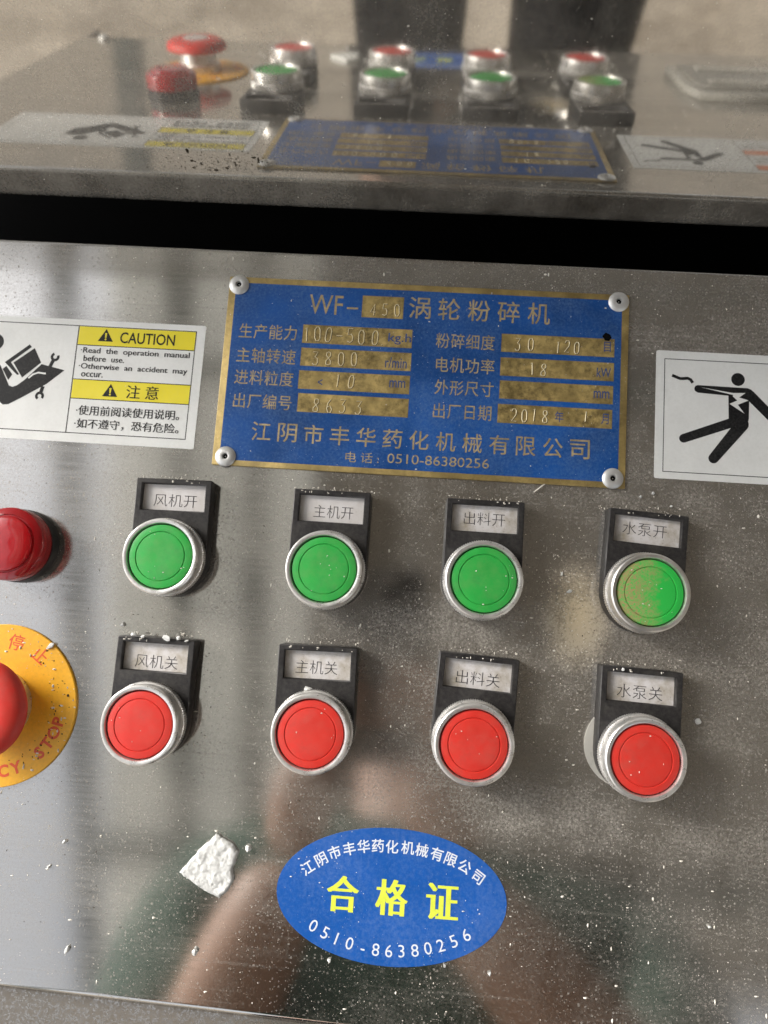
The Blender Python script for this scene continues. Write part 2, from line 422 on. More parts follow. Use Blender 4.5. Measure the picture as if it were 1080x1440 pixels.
def sheet(name, polys, z, mat, parent, thick=0.0, bev=0.0):
    """flat shape from closed outlines (an outline inside another is a hole); thick > 0 gives it a body"""
    cu = bpy.data.curves.new('s', 'CURVE'); cu.dimensions = '2D'; cu.fill_mode = 'BOTH' if thick else 'FRONT'
    cu.extrude = thick / 2000 if thick else 0
    if bev: cu.bevel_depth = bev / 1000; cu.bevel_resolution = 1; cu.offset = -bev / 1000; cu.extrude = max(0, thick / 2000 - bev / 1000)
    for pts in polys:
        sp = cu.splines.new('POLY'); sp.points.add(len(pts) - 1)
        for p, q in zip(sp.points, pts): p.co = (q[0] / 1000, q[1] / 1000, 0, 1)
        sp.use_cyclic_u = True
    o = curve_to_obj(cu, name, mat, parent)
    zo = (z + thick / 2) / 1000
    for v in o.data.vertices: v.co.z += zo
    return o
def rect(x0, x1, y0, y1): return [(x0, y0), (x1, y0), (x1, y1), (x0, y1)]
def rrect(x0, x1, y0, y1, r, n=5):
    out = []
    for cx, cy, a0 in ((x1 - r, y1 - r, 0), (x0 + r, y1 - r, 90), (x0 + r, y0 + r, 180), (x1 - r, y0 + r, 270)):
        for k in range(n + 1):
            a = R(a0 + 90 * k / n); out.append((cx + r * math.cos(a), cy + r * math.sin(a)))
    return out
def disc(cx, cy, r, n=40, ry=None, a0=0): return [(cx + r * math.cos(2 * PI * k / n), cy + (ry or r) * math.sin(2 * PI * k / n)) for k in range(n)]
def capsule(x0, y0, x1, y1, w0, w1=None, n=8):
    w1 = w1 or w0; a = math.atan2(y1 - y0, x1 - x0); out = []
    for k in range(n + 1):
        t = a + PI / 2 + PI * k / n; out.append((x0 + w0 * math.cos(t), y0 + w0 * math.sin(t)))
    for k in range(n + 1):
        t = a - PI / 2 + PI * k / n; out.append((x1 + w1 * math.cos(t), y1 + w1 * math.sin(t)))
    return out
def stroke_outline(pts, w):
    L, Q = [], []
    for i, p in enumerate(pts):
        a = pts[max(0, i - 1)]; b = pts[min(len(pts) - 1, i + 1)]
        dx, dy = b[0] - a[0], b[1] - a[1]; l = math.hypot(dx, dy) or 1
        L.append((p[0] - dy / l * w, p[1] + dx / l * w)); Q.append((p[0] + dy / l * w, p[1] - dx / l * w))
    return L + Q[::-1]
def thing(name, label, cat, x=0, y=0, z=0, rot=0.0, group=None, world=False):
    o = bpy.data.objects.new(name, None); COL.objects.link(o)
    o.empty_display_size = 0.01
    L = Matrix.Translation(mm(x, y, z)) @ Matrix.Rotation(rot, 4, 'Z')
    o.matrix_world = L if world else M @ L
    o['label'] = label; o['category'] = cat
    if group: o['group'] = group
    return o
def place(o, x=0, y=0, z=0, rot=0.0): o.matrix_world = M @ Matrix.Translation(mm(x, y, z)) @ Matrix.Rotation(rot, 4, 'Z')
def tag(o, label, cat, group=None):
    o['label'] = label; o['category'] = cat
    if group: o['group'] = group
    return o

# ------------------------------------------------------------------ the setting
def plane_obj(name, pts, mat, kind='structure'):
    o = link_mesh(name, [tuple(c * 1000 for c in p) for p in pts], [tuple(range(len(pts)))], mat, None, False)
    if kind: o['kind'] = kind
    return o
plane_obj('ground', [(-60, -60, 0), (60, -60, 0), (60, 60, 0), (-60, 60, 0)], MT['concrete'])

roof = thing('shed_roof', 'weathered grey roof over the machine, seen only as a dull sheen in the steel', 'roof', world=True)
for k in range(15):                                     # corrugated sheets side by side, the first two added to brighten the left
    x0 = -1250 + k * 420
    pts = []
    fs = []
    for i in range(13):
        x = x0 + 418 * i / 12
        z = 3300 + 22 * math.sin(i * PI)+ (18 if i % 2 else -18)
        pts += [(x, -2600, z), (x, 2600, z + 420)]
    for i in range(12): fs.append((2 * i, 2 * i + 2, 2 * i + 3, 2 * i + 1))
    link_mesh('light_band_sheet' if k < 2 else 'roof_sheet', pts, fs, MT['light_band'] if k < 2 else MT['roof'], roof, False)
for x in (-1230, -830, -560): box('rafter', x - 35, x + 35, -2550, 2550, 3060, 3140, MT['post'], roof)
for y in (-2000, 0, 2000): box('purlin', -1250, 4700, y - 40, y + 40, 3150 + (y + 2600) * 0.0807, 3230 + (y + 2600) * 0.0807, MT['post'], roof)
wl = thing('plaster_wall', 'dull plastered wall standing to the right of the machine', 'wall', world=True)
box('wall_face', 3200, 3400, -2600, 2600, 0, 3200, MT['plaster'], wl)
bw = thing('plaster_wall', 'dull plastered wall standing behind the machine', 'wall', world=True)
box('wall_face', -1150, 3200, 1800, 2000, 0, 3400, MT['plaster'], bw)
for x, lab in ((-1100, 'dark steel roof post on the open left side in front'),):
    pt = thing('roof_post', lab, 'post', world=True)
    box('post_shaft', x - 40, x + 40, -2440, -2360, 0, 3120, MT['post'], pt)

# ------------------------------------------------------------------ the machine: desk and upright cabinet sheet
desk = thing('control_desk', 'dusty brushed stainless steel control panel that carries the nameplate, stickers and push buttons', 'control panel')
X0, X1, YB, YT = -268, 330, -157.6, 137.3
def desk_sheet():
    """top sheet with a small rolled edge along top and bottom"""
    prof = [(YT, -2.4)] + [(YT - 1.6 + 1.6 * math.sin(a), -1.6 + 1.6 * math.cos(a)) for a in [R(90 - 15 * i) for i in range(7)]]
    prof += [(y, 0.0) for y in (YT - 1.9, YT - 2.3, 100, 50, 0, -50, -100, YB + 3.2, YB + 2.7)]
    prof += [(YB + 2.2 - 2.2 * math.sin(a), -2.2 + 2.2 * math.cos(a)) for a in [R(15 * i) for i in range(5)]]
    # folded out again as a dropped lip
    yb = prof[-1][0]; zb = prof[-1][1]
    prof += [(yb - 0.8, zb - 1.6), (yb - 1.8, zb - 2.4)]
    vs, fs = [], []
    xs = [X0 + (X1 - X0) * i / 12 for i in range(13)]
    for x in xs:
        skew = -(x + 100) * 0.022                       # the lower fold runs a little out of square
        for (y, z) in prof:
            t = max(0, min(1, (-100 - y) / 57)) if y < -100 else 0
            vs.append((x, y + skew * t, z))
    n = len(prof)
    for i in range(12):
        for j in range(n - 1): fs.append((i * n + j, i * n + j + 1, (i + 1) * n + j + 1, (i + 1) * n + j))
    return link_mesh('top_sheet', vs, fs, MT['panel'], desk, True, 60), prof[-1]
_, (ylip, zlip) = desk_sheet()
def lip():
    vs, fs = [], []
    for i in range(13):
        x = X0 + (X1 - X0) * i / 12; s = -(x + 100) * 0.022
        vs += [(x, ylip + s, zlip), (x, ylip - 2 + s, zlip - 0.3), (x, -184, zlip - 2), (x, -186, zlip - 4), (x, -186, zlip - 70)]
    for i in range(12):
        for j in range(4): fs.append((i * 5 + j, i * 5 + j + 1, (i + 1) * 5 + j + 1, (i + 1) * 5 + j))
    return link_mesh('front_lip', vs, fs, MT['lip'], desk, True, 40)
lip()
link_mesh('rear_flange', [(X0, YT - .02, -2.4), (X1, YT - .02, -2.4), (X1, YT - .02, -44), (X0, YT - .02, -44)], [(0, 1, 2, 3)], MT['dark_steel'], desk, False)
box('side_cheek', X0 - 1.5, X0 - 0.2, -184, YT, -70, -1, MT['flange'], desk)
box('side_cheek', X1 + 0.2, X1 + 1.5, -184, YT, -70, -1, MT['flange'], desk)
for x, y in ((-250, -146), (-256, 118), (318, -146)):
    s = lathe('screw_head', [(4.2, 0), (4.2, 1.2), (3.6, 2.1), (2, 2.6), (0.01, 2.8)], MT['rivet'], desk, 24, (x, y))

cab = thing('steel_cabinet', 'upright polished stainless sheet mirroring the control panel above the dark gap', 'cabinet', 0, 161.23, 0)
# its own axes: upright in the world, so turn back by the slope of the desk
cab.matrix_world = M @ Matrix.Translation(mm(0, 161.23, 0)) @ Matrix.Rotation(-TILT, 4, 'X')
def cab_sheet():
    prof = [(9.0, -6.0), (3.5, -5.8), (1.2, -5.0), (0.15, -3.4), (0.02, -1.8), (0, -1.5), (0, -1.0), (0, 150), (0, 420)]
    vs, fs = [], []
    xs = [-420, -200, 0, 200, 460]
    for x in xs:
        for (y, z) in prof: vs.append((x, y, z))
    n = len(prof)
    for i in range(len(xs) - 1):
        for j in range(n - 1): fs.append((i * n + j, i * n + j + 1, (i + 1) * n + j + 1, (i + 1) * n + j))
    return link_mesh('front_sheet', vs, fs, MT['wall'], cab, True, 60)
cab_sheet()
box('cabinet_body', -420, 460, 12, 420, -5, 419, MT['flange'], cab)
plinth = thing('machine_plinth', 'dark painted base frame under the control panel', 'base', 0, 0, 0, world=True)
box('base_frame', -264, 326, -130, 620, 0, 785, MT['post'], plinth, 3)
box('gap_blackout', -900, 900, 90, 620, 786, 870, MT['hole'], plinth, 1)  # added black box that keeps the gap behind the desk dark

# ------------------------------------------------------------------ rating plate
pl = thing('rating_plate', 'blue and brass rating plate riveted at its four corners, marked WF-450', 'nameplate', 3.2, 85.1, 0, R(0.1))
def P(x, y): return (x - 3.2, y - 85.1)
box('brass_sheet', -82.3, 82.1, -40.0, 39.9, 0, 0.9, MT['brass_edge'], pl, 0.25)
x0, y0 = P(-76.2, 47.4); x1, y1 = P(82.4, 122.4)
flds = [(-23.2, -6.1, 119.4, 110.0), (-46.8, -1.8, 105.7, 97.8), (-46.8, -1.6, 95.8, 88.1), (-46.9, -1.6, 86.2, 78.4), (-46.5, -1.5, 76.6, 68.8),
        (34.4, 79.8, 106.0, 98.3), (34.4, 79.8, 96.0, 88.3), (34.5, 79.7, 86.4, 78.8), (34.2, 79.6, 76.6, 68.8)]
outl = [rect(x0, x1, y0, y1)]
for a, b_, c, d in flds:
    q0, q1 = P(a, d), P(b_, c); outl.append(rect(q0[0], q1[0], q0[1], q1[1]))
sheet('blue_field', outl, 0.90, MT['blue'], pl, 0.08)
for a, b_, c, d in flds:
    q0, q1 = P(a, d), P(b_, c)
    box('value_field', q0[0] + 0.1, q1[0] - 0.1, q0[1] + 0.1, q1[1] - 0.1, 0.88, 0.95, MT['brass'], pl)
BL = MT['brass_letter']
for s, a, b_, c, h, w in [('WF', -45.0, -31.1, 114.6, 8.3, 0.0), ('-', -29.4, -24.7, 113.6, 0.8, 0)]:
    lettering(s, a - 3.2, b_ - 3.2, c - 85.1, h, 1.0, BL, pl, 0, w)
tspots = [(-1.0, 114.9, 0), (12.1, 115.2, 0), (25.2, 115.6, 0), (36.6, 116.0, 0), (49.2, 116.2, 0)]
tspots = [(590, 434), ]
for ch, x in zip('涡轮粉碎机', (0.6, 12.6, 24.8, 36.8, 49.0)):
    lettering(ch, x - 4.5 - 3.2, x + 4.5 - 3.2, 115.2 - 85.1, 9.2, 1.0, BL, pl, 0, 0.006)
for s, a, b_, c, h in [('生产能力', -73.1, -49.2, 101.7, 6.3), ('主轴转速', -73.2, -48.8, 91.4, 6.3), ('进料粒度', -73.2, -49.0, 82.1, 6.3), ('出厂编号', -72.8, -48.9, 72.2, 6.2),
                       ('粉碎细度', 7.9, 31.8, 101.8, 6.4), ('电机功率', 8.5, 32.1, 91.7, 6.4), ('外形尺寸', 8.5, 32.2, 82.2, 6.3), ('出厂日期', 8.4, 31.8, 72.4, 6.3)]:
    lettering(s, a - 3.2, b_ - 3.2, c - 85.1, h, 1.0, BL, pl, 0, 0.004, 1.06)
comp = '江阴市丰华药化机械有限公司'
for i, ch in enumerate(comp):
    x = -60.2 + 10.62 * i
    if i == len(comp): break
    lettering(ch, x - 3.9 - 3.2, x + 3.9 - 3.2, 59.8 - 85.1, 7.8, 1.0, BL, pl, 0, 0.005)
lettering('电 话 :', -25.4 - 3.2, -12.0 - 3.2, 51.4 - 85.1, 4.3, 1.0, BL, pl, 0, 0.0)
lettering('0510-86380256', -8.6 - 3.2, 31.8 - 3.2, 51.8 - 85.1, 3.9, 1.0, BL, pl, 0, 0.0)
for s, a, b_, c, h in [('kg.h', -11.5, -2.2, 101.5, 4.8), ('r/min', -12.1, -3.3, 91.4, 4.5), ('<', -38.9, -37.0, 81.6, 2.6), ('mm', -9.8, -3.4, 82.5, 3.0),
                       ('目', 75.6, 78.3, 102.6, 4.2), ('kW', 73.0, 78.6, 91.8, 3.8), ('mm', 72.0, 78.2, 82.6, 3.0), ('年', 57.0, 60.4, 72.6, 4.4), ('月', 75.3, 78.2, 72.7, 4.3)]:
    lettering(s, a - 3.2, b_ - 3.2, c - 85.1, h, 0.98, MT['blue_print'], pl, 0, 0.004)
blot = sheet('ink_blot', [[(74.9 - 3.2 + dx, 106.4 - 85.1 + dy) for dx, dy in ((-0.2, 0.6), (1.2, 2.2), (3.0, 1.4), (3.6, 0.1), (2.6, -1.4), (1.0, -1.2))]], 1.02, MT['hole'], pl)
# punched figures: thin ridges of bright brass, a stroke of painted shade under each
SEG = {'0': [[(.15, .2), (.15, .8), (.35, 1), (.65, 1), (.85, .8), (.85, .2), (.65, 0), (.35, 0), (.15, .2)]],
       '1': [[(.3, .9), (.5, 1), (.5, 0)]],
       '2': [[(.15, .8), (.3, 1), (.7, 1), (.85, .8), (.8, .55), (.15, 0), (.9, 0)]],
       '3': [[(.15, 1), (.85, 1), (.45, .6), (.8, .5), (.85, .2), (.65, 0), (.3, 0), (.12, .12)]],
       '4': [[(.65, 0), (.65, 1), (.1, .3), (.9, .3)]],
       '5': [[(.85, 1), (.25, 1), (.18, .55), (.65, .6), (.85, .4), (.8, .12), (.5, 0), (.12, .08)]],
       '6': [[(.7, 1), (.3, .7), (.15, .3), (.3, 0), (.7, 0), (.85, .25), (.65, .5), (.2, .42)]],
       '8': [[(.5, .53), (.2, .72), (.25, .95), (.5, 1), (.75, .95), (.8, .72), (.5, .53), (.17, .3), (.2, .05), (.5, 0), (.8, .05), (.83, .3), (.5, .53)]],
       '-': [[(.1, .5), (.9, .5)]], '.': [[(.45, .02), (.55, 0)]]}
def punched(s, spots, yc, h):
    V, F = [], []; GV, GF = [], []
    for ch, x in zip(s, spots):
        w = h * 0.52; jx, jy, sl = random.uniform(-.15, .15), random.uniform(-.35, .35), random.uniform(-0.06, 0.1)
        for st in SEG[ch]:
            pts = [(x - 3.2 + (p[0] - .5) * w + (p[1] - .5) * h * sl + jx, yc - 85.1 + (p[1] - .5) * h + jy) for p in st]
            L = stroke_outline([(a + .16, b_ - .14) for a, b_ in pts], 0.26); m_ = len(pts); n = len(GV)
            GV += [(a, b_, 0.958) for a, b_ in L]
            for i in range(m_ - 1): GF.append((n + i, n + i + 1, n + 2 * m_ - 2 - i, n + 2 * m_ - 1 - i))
            L = stroke_outline(pts, 0.2); n = len(V)
            left, right = L[:m_], L[m_:][::-1]
            for a, p, b_ in zip(left, pts, right): V += [(a[0], a[1], 0.93), (p[0], p[1], 1.12), (b_[0], b_[1], 0.93)]
            for i in range(m_ - 1):
                k = n + 3 * i; F += [(k, k + 3, k + 4, k + 1), (k + 1, k + 4, k + 5, k + 2)]
    o = link_mesh('punched_figures', V, F, MT['stamp'], pl, False)
    link_mesh('figure_shade', GV, GF, MT['punch_shade'], o, False)
    return o
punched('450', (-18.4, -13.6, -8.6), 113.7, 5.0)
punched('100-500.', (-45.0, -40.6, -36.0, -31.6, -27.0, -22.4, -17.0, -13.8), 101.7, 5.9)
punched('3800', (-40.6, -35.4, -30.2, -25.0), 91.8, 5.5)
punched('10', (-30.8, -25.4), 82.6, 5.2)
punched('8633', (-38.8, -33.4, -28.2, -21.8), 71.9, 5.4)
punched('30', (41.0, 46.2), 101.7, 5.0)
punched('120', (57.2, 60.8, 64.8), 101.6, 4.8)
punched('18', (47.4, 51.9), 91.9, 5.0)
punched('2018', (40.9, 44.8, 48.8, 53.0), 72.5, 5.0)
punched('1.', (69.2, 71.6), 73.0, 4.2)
for x, y in ((-74.9, 121.3), (80.9, 121.7), (80.3, 48.8), (-73.7, 48.6)):
    px_, py_ = P(x, y)
    rv = lathe('rivet', [(4.1, 0.9), (4.15, 1.35), (3.8, 1.75), (2.8, 2.15), (1.7, 2.35), (1.25, 2.25), (1.05, 1.7), (1.0, 1.2)], MT['rivet'], pl, 40, (px_, py_))
    rv['label'] = 'white aluminium pop rivet'
    lathe('mandrel_hole', [(1.0, 1.25), (0.6, 1.35), (0.01, 1.1)], MT['hole'], rv, 16, (px_, py_))

# ------------------------------------------------------------------ stickers
st = thing('caution_sticker', 'white sticker with yellow CAUTION bars and a manual reading pictogram, left of the plate', 'sticker', -130, 77, 0)
Q = lambda x, y: (x + 130, y - 77)
def sh(name, pts, z, mat, par, q): return sheet(name, [[q(*p) for p in s] for s in pts], z, mat, par)
def box_r(x0, x1, y0, y1, w): return [rect(x0, x1, y0, y1), rect(x0 + w, x1 - w, y0 + w, y1 - w)]
bb = sheet('vinyl_backing', [rrect(-93, 42.8, -26.2, 26.0, 0.8)], 0.0, MT['white'], st, 0.18)
sh('printed_frame', box_r(-219, -90.9, 54.5, 100.5, 0.35), 0.20, MT['ink'], st, Q)
sh('printed_frame', [rect(-140.9, -140.5, 54.5, 100.5)], 0.21, MT['ink'], st, Q)
for a, b_ in ((92.3, 100.1), (69.4, 77.2)):
    sh('yellow_bar', [rect(-140.4, -91.3, a, b_)], 0.20, MT['yellow'], st, Q)
    sh('printed_frame', [rect(-140.4, -91.3, a - 0.35, a)], 0.21, MT['ink'], st, Q)
sh('printed_frame', [rect(-140.4, -91.3, 77.2, 77.55)], 0.21, MT['ink'], st, Q)
for cx, cy in ((-128.9, 94.1), (-124.3, 70.7)):
    sh('warning_triangle', [[(cx - 3.2, cy), (cx + 3.2, cy), (cx, cy + 5.4)], [(cx - 0.28, cy + 1.5), (cx - 0.45, cy + 3.6), (cx + 0.45, cy + 3.6), (cx + 0.28, cy + 1.5)], disc(cx, cy + 0.85, 0.4, 10)], 0.23, MT['ink'], st, Q)
for s, a, b_, c, h, w in [('CAUTION', -122.8, -99.7, 96.1, 4.8, 0.012), ('·Read  the  operation  manual', -138.7, -92.9, 89.6, 3.1, 0.006), ('before  use.', -137.1, -120.0, 86.5, 2.5, 0.006),
                          ('·Otherwise  an  accident  may', -138.7, -93.2, 82.8, 3.1, 0.006), ('occur.', -137.3, -128.2, 79.5, 1.9, 0.006), ('注 意', -117.5, -104.1, 73.2, 5.6, 0.012),
                          ('·使用前阅读使用说明。', -137.5, -94.5, 64.4, 4.1, 0.006), ('·如不遵守，恐有危险。', -137.6, -94.2, 58.8, 4.1, 0.006)]:
    lettering(s, Q(a, 0)[0], Q(b_, 0)[0], c - 77, h, 0.24, MT['ink'], st, 0, w if s == 'CAUTION' else 0, double=0 if s == 'CAUTION' else 0.07)
sh('pictogram', [disc(-175.3, 91.4, 3.5)], 0.22, MT['ink'], st, Q)
sh('pictogram', [[(-186, 86), (-180.5, 87.5), (-176.4, 86.2), (-171.7, 81.2), (-167.1, 73.1), (-165.5, 72.5), (-163.7, 73.3), (-160.9, 75.7), (-154.5, 82.9), (-144.5, 80.8), (-151.3, 74.6), (-160.0, 68.9), (-166.2, 65.1), (-168.5, 64.8), (-171.9, 67.2), (-178, 73), (-184, 76)]], 0.22, MT['ink'], st, Q)
sh('pictogram', [[(-170.2, 82.9), (-160.6, 91.1), (-159.6, 90.0), (-167.6, 83.0), (-163.4, 78.0), (-164.3, 77.7)]], 0.22, MT['ink'], st, Q)
sh('pictogram', [[(-166.5, 82.9), (-158.3, 89.6), (-154.8, 83.5), (-162.0, 76.7)]], 0.23, MT['ink'], st, Q)
sh('pictogram', [[(-170.7, 79.9), (-169.3, 81.3), (-166.3, 77.8), (-167.7, 75.3)]], 0.23, MT['ink'], st, Q)
sh('pictogram', [stroke_outline([(-159.3, 76.6), (-157.6, 78.3), (-155.4, 79.2), (-152.2, 78.9)], 0.35)], 0.25, MT['white'], st, Q)
def wrench(cx, cy, ang, hx, hy):
    pts = []
    for k in range(19):
        a = ang + R(40) + R(280) * k / 18; pts.append((cx + 1.35 * math.cos(a), cy + 1.35 * math.sin(a)))
    sh('pictogram', [stroke_outline(pts, 0.55)], 0.22, MT['ink'], st, Q)
    sh('pictogram', [stroke_outline([(cx + (hx - cx) * 0.3, cy + (hy - cy) * .3), (hx, hy)], 0.75)], 0.23, MT['ink'], st, Q)
wrench(-149.2, 86.3, R(70), -150.9, 81.9)
wrench(-153.6, 69.3, R(-80), -152.7, 73.5)

el = thing('shock_sticker', 'white warning sticker showing a falling black figure struck by a lightning bolt', 'sticker', 120, 77, 0)
Q2 = lambda x, y: (x - 120, y - 77)
sheet('vinyl_backing', [rrect(-23.3, 66, -26.6, 25.8, 0.8)], 0.0, MT['white'], el, 0.18)
sh('printed_frame', box_r(99.9, 182, 53.1, 99.5, 0.3), 0.20, MT['ink'], el, Q2)
sh('orange_bar', [rect(156, 181.5, 92, 99)], 0.21, MT['orange_print'], el, Q2)
sh('orange_bar', [rect(156, 181.5, 69, 76)], 0.21, MT['orange_print'], el, Q2)
sh('printed_frame', [rect(155.6, 156, 53.3, 99.3)], 0.22, MT['ink'], el, Q2)
for a, y in ((158, 64), (158, 60), (158, 86), (158, 82)): sh('printed_line', [rect(a, a + 21, y, y + 0.8)], 0.22, MT['ink'], el, Q2)
sh('falling_figure', [disc(128.9, 92.3, 2.65)], 0.22, MT['ink'], el, Q2)
sh('falling_figure', [[(113.2, 89.1), (132.7, 88.9), (134.0, 88.4), (135.1, 87.5), (140.7, 81.8), (145.4, 77.3), (145.6, 76.0), (144.4, 74.8), (142.9, 74.6), (140.7, 76.2), (133.3, 83.5), (133.2, 76.4), (132.6, 74.2), (131, 72.0), (125.4, 73.6), (125.2, 85.4), (113.2, 86.0), (112.0, 86.7), (111.8, 87.8), (112.3, 88.8)]], 0.22, MT['ink'], el, Q2)
sh('falling_figure', [capsule(126.4, 74.4, 107.9, 67.0, 1.9, 1.75)], 0.23, MT['ink'], el, Q2)
sh('falling_figure', [capsule(130.6, 74.0, 119.6, 59.6, 2.6, 2.0)], 0.24, MT['ink'], el, Q2)
sh('loose_wire', [stroke_outline([(103.0, 92.6), (104.6, 92.0), (106.2, 91.4), (107.8, 91.5), (109.2, 91.7), (110.3, 91.2), (111.2, 89.9)], 0.62)], 0.22, MT['ink'], el, Q2)
sh('lightning_bolt', [[(114.1, 88.3), (127.0, 86.6), (131.9, 86.9), (129.4, 84.9), (133.1, 83.9), (128.9, 81.9), (131.5, 78.4), (125.6, 82.1), (128.6, 83.6), (126.8, 85.3), (127.1, 85.8)]], 0.26, MT['white'], el, Q2)

ov = thing('oval_sticker', 'blue oval inspection sticker with yellow characters and a telephone number', 'sticker', 3.9, -112.9, 0, R(0.5))
sheet('vinyl_backing', [disc(0, 0, 42.6, 90, 24.1)], 0.0, MT['oval'], ov, 0.16)
top = [(-27.7, -105.0), (-22.9, -101.6), (-18.0, -98.9), (-12.6, -97.2), (-7.3, -96.0), (-2.0, -95.4), (3.3, -95.4), (9.2, -95.3), (14.5, -95.8), (20.1, -96.8), (25.4, -98.3), (30.6, -100.4), (35.7, -103.7)]
bot = [(-24.0, -124.9), (-19.5, -127.0), (-15.2, -128.7), (-10.3, -130.0), (-5.3, -131.0), (-0.6, -131.4), (4.2, -131.5), (8.8, -131.2), (13.7, -130.6), (18.4, -129.5), (23.0, -128.2), (27.6, -126.4), (32.1, -123.9)]
def along(pts, f=1.0):
    out = []
    for i, p in enumerate(pts):
        a, b_ = pts[max(0, i - 1)], pts[min(len(pts) - 1, i + 1)]
        out.append((p[0] - 3.9, p[1] + 112.9, math.atan2(b_[1] - a[1], b_[0] - a[0]) * f))
    return out
glyphs_along(comp, along(top), 5.0, 0.18, MT['white_print'], ov, 0.014)
glyphs_along('0510-86380256', along(bot), 6.2, 0.18, MT['white_print'], ov, 0.0)
for ch, x in zip('合格证', (-14.0, 4.2, 22.9)):
    lettering(ch, x - 3.9 - 5.6, x - 3.9 + 5.6, -113.2 + 112.9, 12.6, 0.18, MT['lemon_print'], ov, 0, 0.002, double=0.42)

# ------------------------------------------------------------------ push buttons
def make_button(text, green, x, y, rot, textbox, label, card='card', dusty=False, group=None):
    t = thing('push_button', label, 'push button', x, y, 0, 0, group or ('green push buttons in the upper row' if green else 'red push buttons in the lower row'))
    fr = bpy.data.objects.new('legend_frame', None)
    # legend frame: black plate with window, its lower end rounded under the bezel
    out = [(-15, 30.6), (-14.6, 31), (14.6, 31), (15, 30.6)]
    for k in range(17):
        a = -PI * k / 16; out.append((15 * math.cos(a), 15 * math.sin(a)))
    win = rect(-12.6, 12.6, 18.6, 29.0)
    fr = sheet('legend_frame', [out, win], 0.0, MT['black'], t, 6.9, 0.35)
    fr.data.transform(Matrix.Rotation(rot, 4, 'Z'))
    def T(px, py):
        return (px * math.cos(rot) - py * math.sin(rot), px * math.sin(rot) + py * math.cos(rot))
    cd = sheet('legend_card', [[T(*p) for p in rect(-12.9, 12.9, 18.3, 29.3)]], 4.2, MT[card], fr, 0.3)
    (xl, yl), (xr, yr) = textbox
    lettering(text, xl - x, xr - x, (yl + yr) / 2 - y + 0.2, 5.0, 4.56, MT['card_ink'], fr, rot, -0.012 , 1.0)
    alu = MT['alu_dusty'] if dusty else MT['alu']
    kn = ring('knurled_collar', [(14.7, 6.9), (15.0, 7.2), (15.0, 10.2), (14.7, 10.6), (13.8, 10.6), (13.8, 6.9)], alu, t, 216, lambda i, j: (0.14 if i % 2 else -0.1) if j in (1, 2) else 0, 20)
    bz = ring('bezel', [(14.1, 10.4), (14.4, 10.8), (14.5, 14.9), (14.3, 15.6), (13.9, 15.95), (13.4, 16.0), (12.75, 15.8), (12.45, 15.2), (12.4, 13.2), (12.4, 10.4)], alu, t, 96, None, 28)
    ri = MT['green_rim'] if green else MT['red_rim']; fc = MT['green'] if green else MT['red']
    if dusty: ri = fc = MT['green_dusty']
    cp = lathe('cap', [(12.0, 11.0), (12.1, 14.6), (11.85, 15.15), (11.4, 15.3), (9.55, 15.35), (9.4, 15.05), (9.2, 15.05), (9.05, 15.32), (8.6, 15.38), (4, 15.4), (0.01, 15.4)], fc, t, 96, (0, 0), None, 25)
    ring('dark_gap', [(12.38, 13.0), (12.38, 13.4), (11.9, 13.4), (11.9, 13.0)], MT['hole'], bz, 48)
    return t
BT = [('风机开', True, -90.8, 6.1, R(1), ((-99.5, 28.1), (-82.2, 29.2)), 'leftmost green push button, under the card reading 风机开, with white crumbs on its cap', 'card'),
      ('主机开', True, -28.7, 5.4, 0, ((-35.8, 27.6), (-20.2, 28.6)), 'second green push button from the left, under the card reading 主机开', 'card'),
      ('出料开', True, 30.8, 5.4, 0, ((22.9, 28.6), (38.8, 29.6)), 'clean green push button under the card reading 出料开', 'card_dirty'),
      ('水泵开', True, 91.4, 4.8, R(-3.2), ((83.8, 28.3), (100.5, 29.4)), 'rightmost green push button, its left half coated with beige powder, card reading 水泵开', 'card_dirty'),
      ('风机关', False, -91.7, -55.8, 0, ((-99.8, -34.6), (-83.2, -33.4)), 'leftmost red push button, crumbs along the top of its black holder reading 风机关', 'card_dirty'),
      ('主机关', False, -28.9, -54.4, R(1.2), ((-37.8, -32.3), (-21.8, -31.2)), 'second red push button from the left, a white crumb resting above it, card reading 主机关', 'card_dirty'),
      ('出料关', False, 30.2, -53.7, R(-2.4), ((23.2, -32.2), (39.7, -31.0)), 'red push button under the tilted card reading 出料关', 'card_dirty'),
      ('水泵关', False, 90.9, -54.3, R(-1.6), ((83.2, -32.8), (100.0, -31.6)), 'rightmost red push button, under the card reading 水泵关', 'card_dirty')]
for i, (s, g, x, y, r, tb, lab, cd) in enumerate(BT): make_button(s, g, x, y, r, tb, lab, cd, dusty=(i == 3))
# flat washer showing behind the last button
tag(place(link_mesh('sealing_washer', [(15.2 * math.cos(2 * PI * k / 40), 15.2 * math.sin(2 * PI * k / 40), z) for z in (0, 0.6) for k in range(40)],
    [[40 + k for k in range(40)]] + [(k, (k + 1) % 40, 40 + (k + 1) % 40, 40 + k) for k in range(40)], MT['clear'], None), 87.9, -52.6, 0.05) or bpy.data.objects['sealing_washer'],
    'pale round sealing washer peeping out behind the rightmost red button', 'washer')

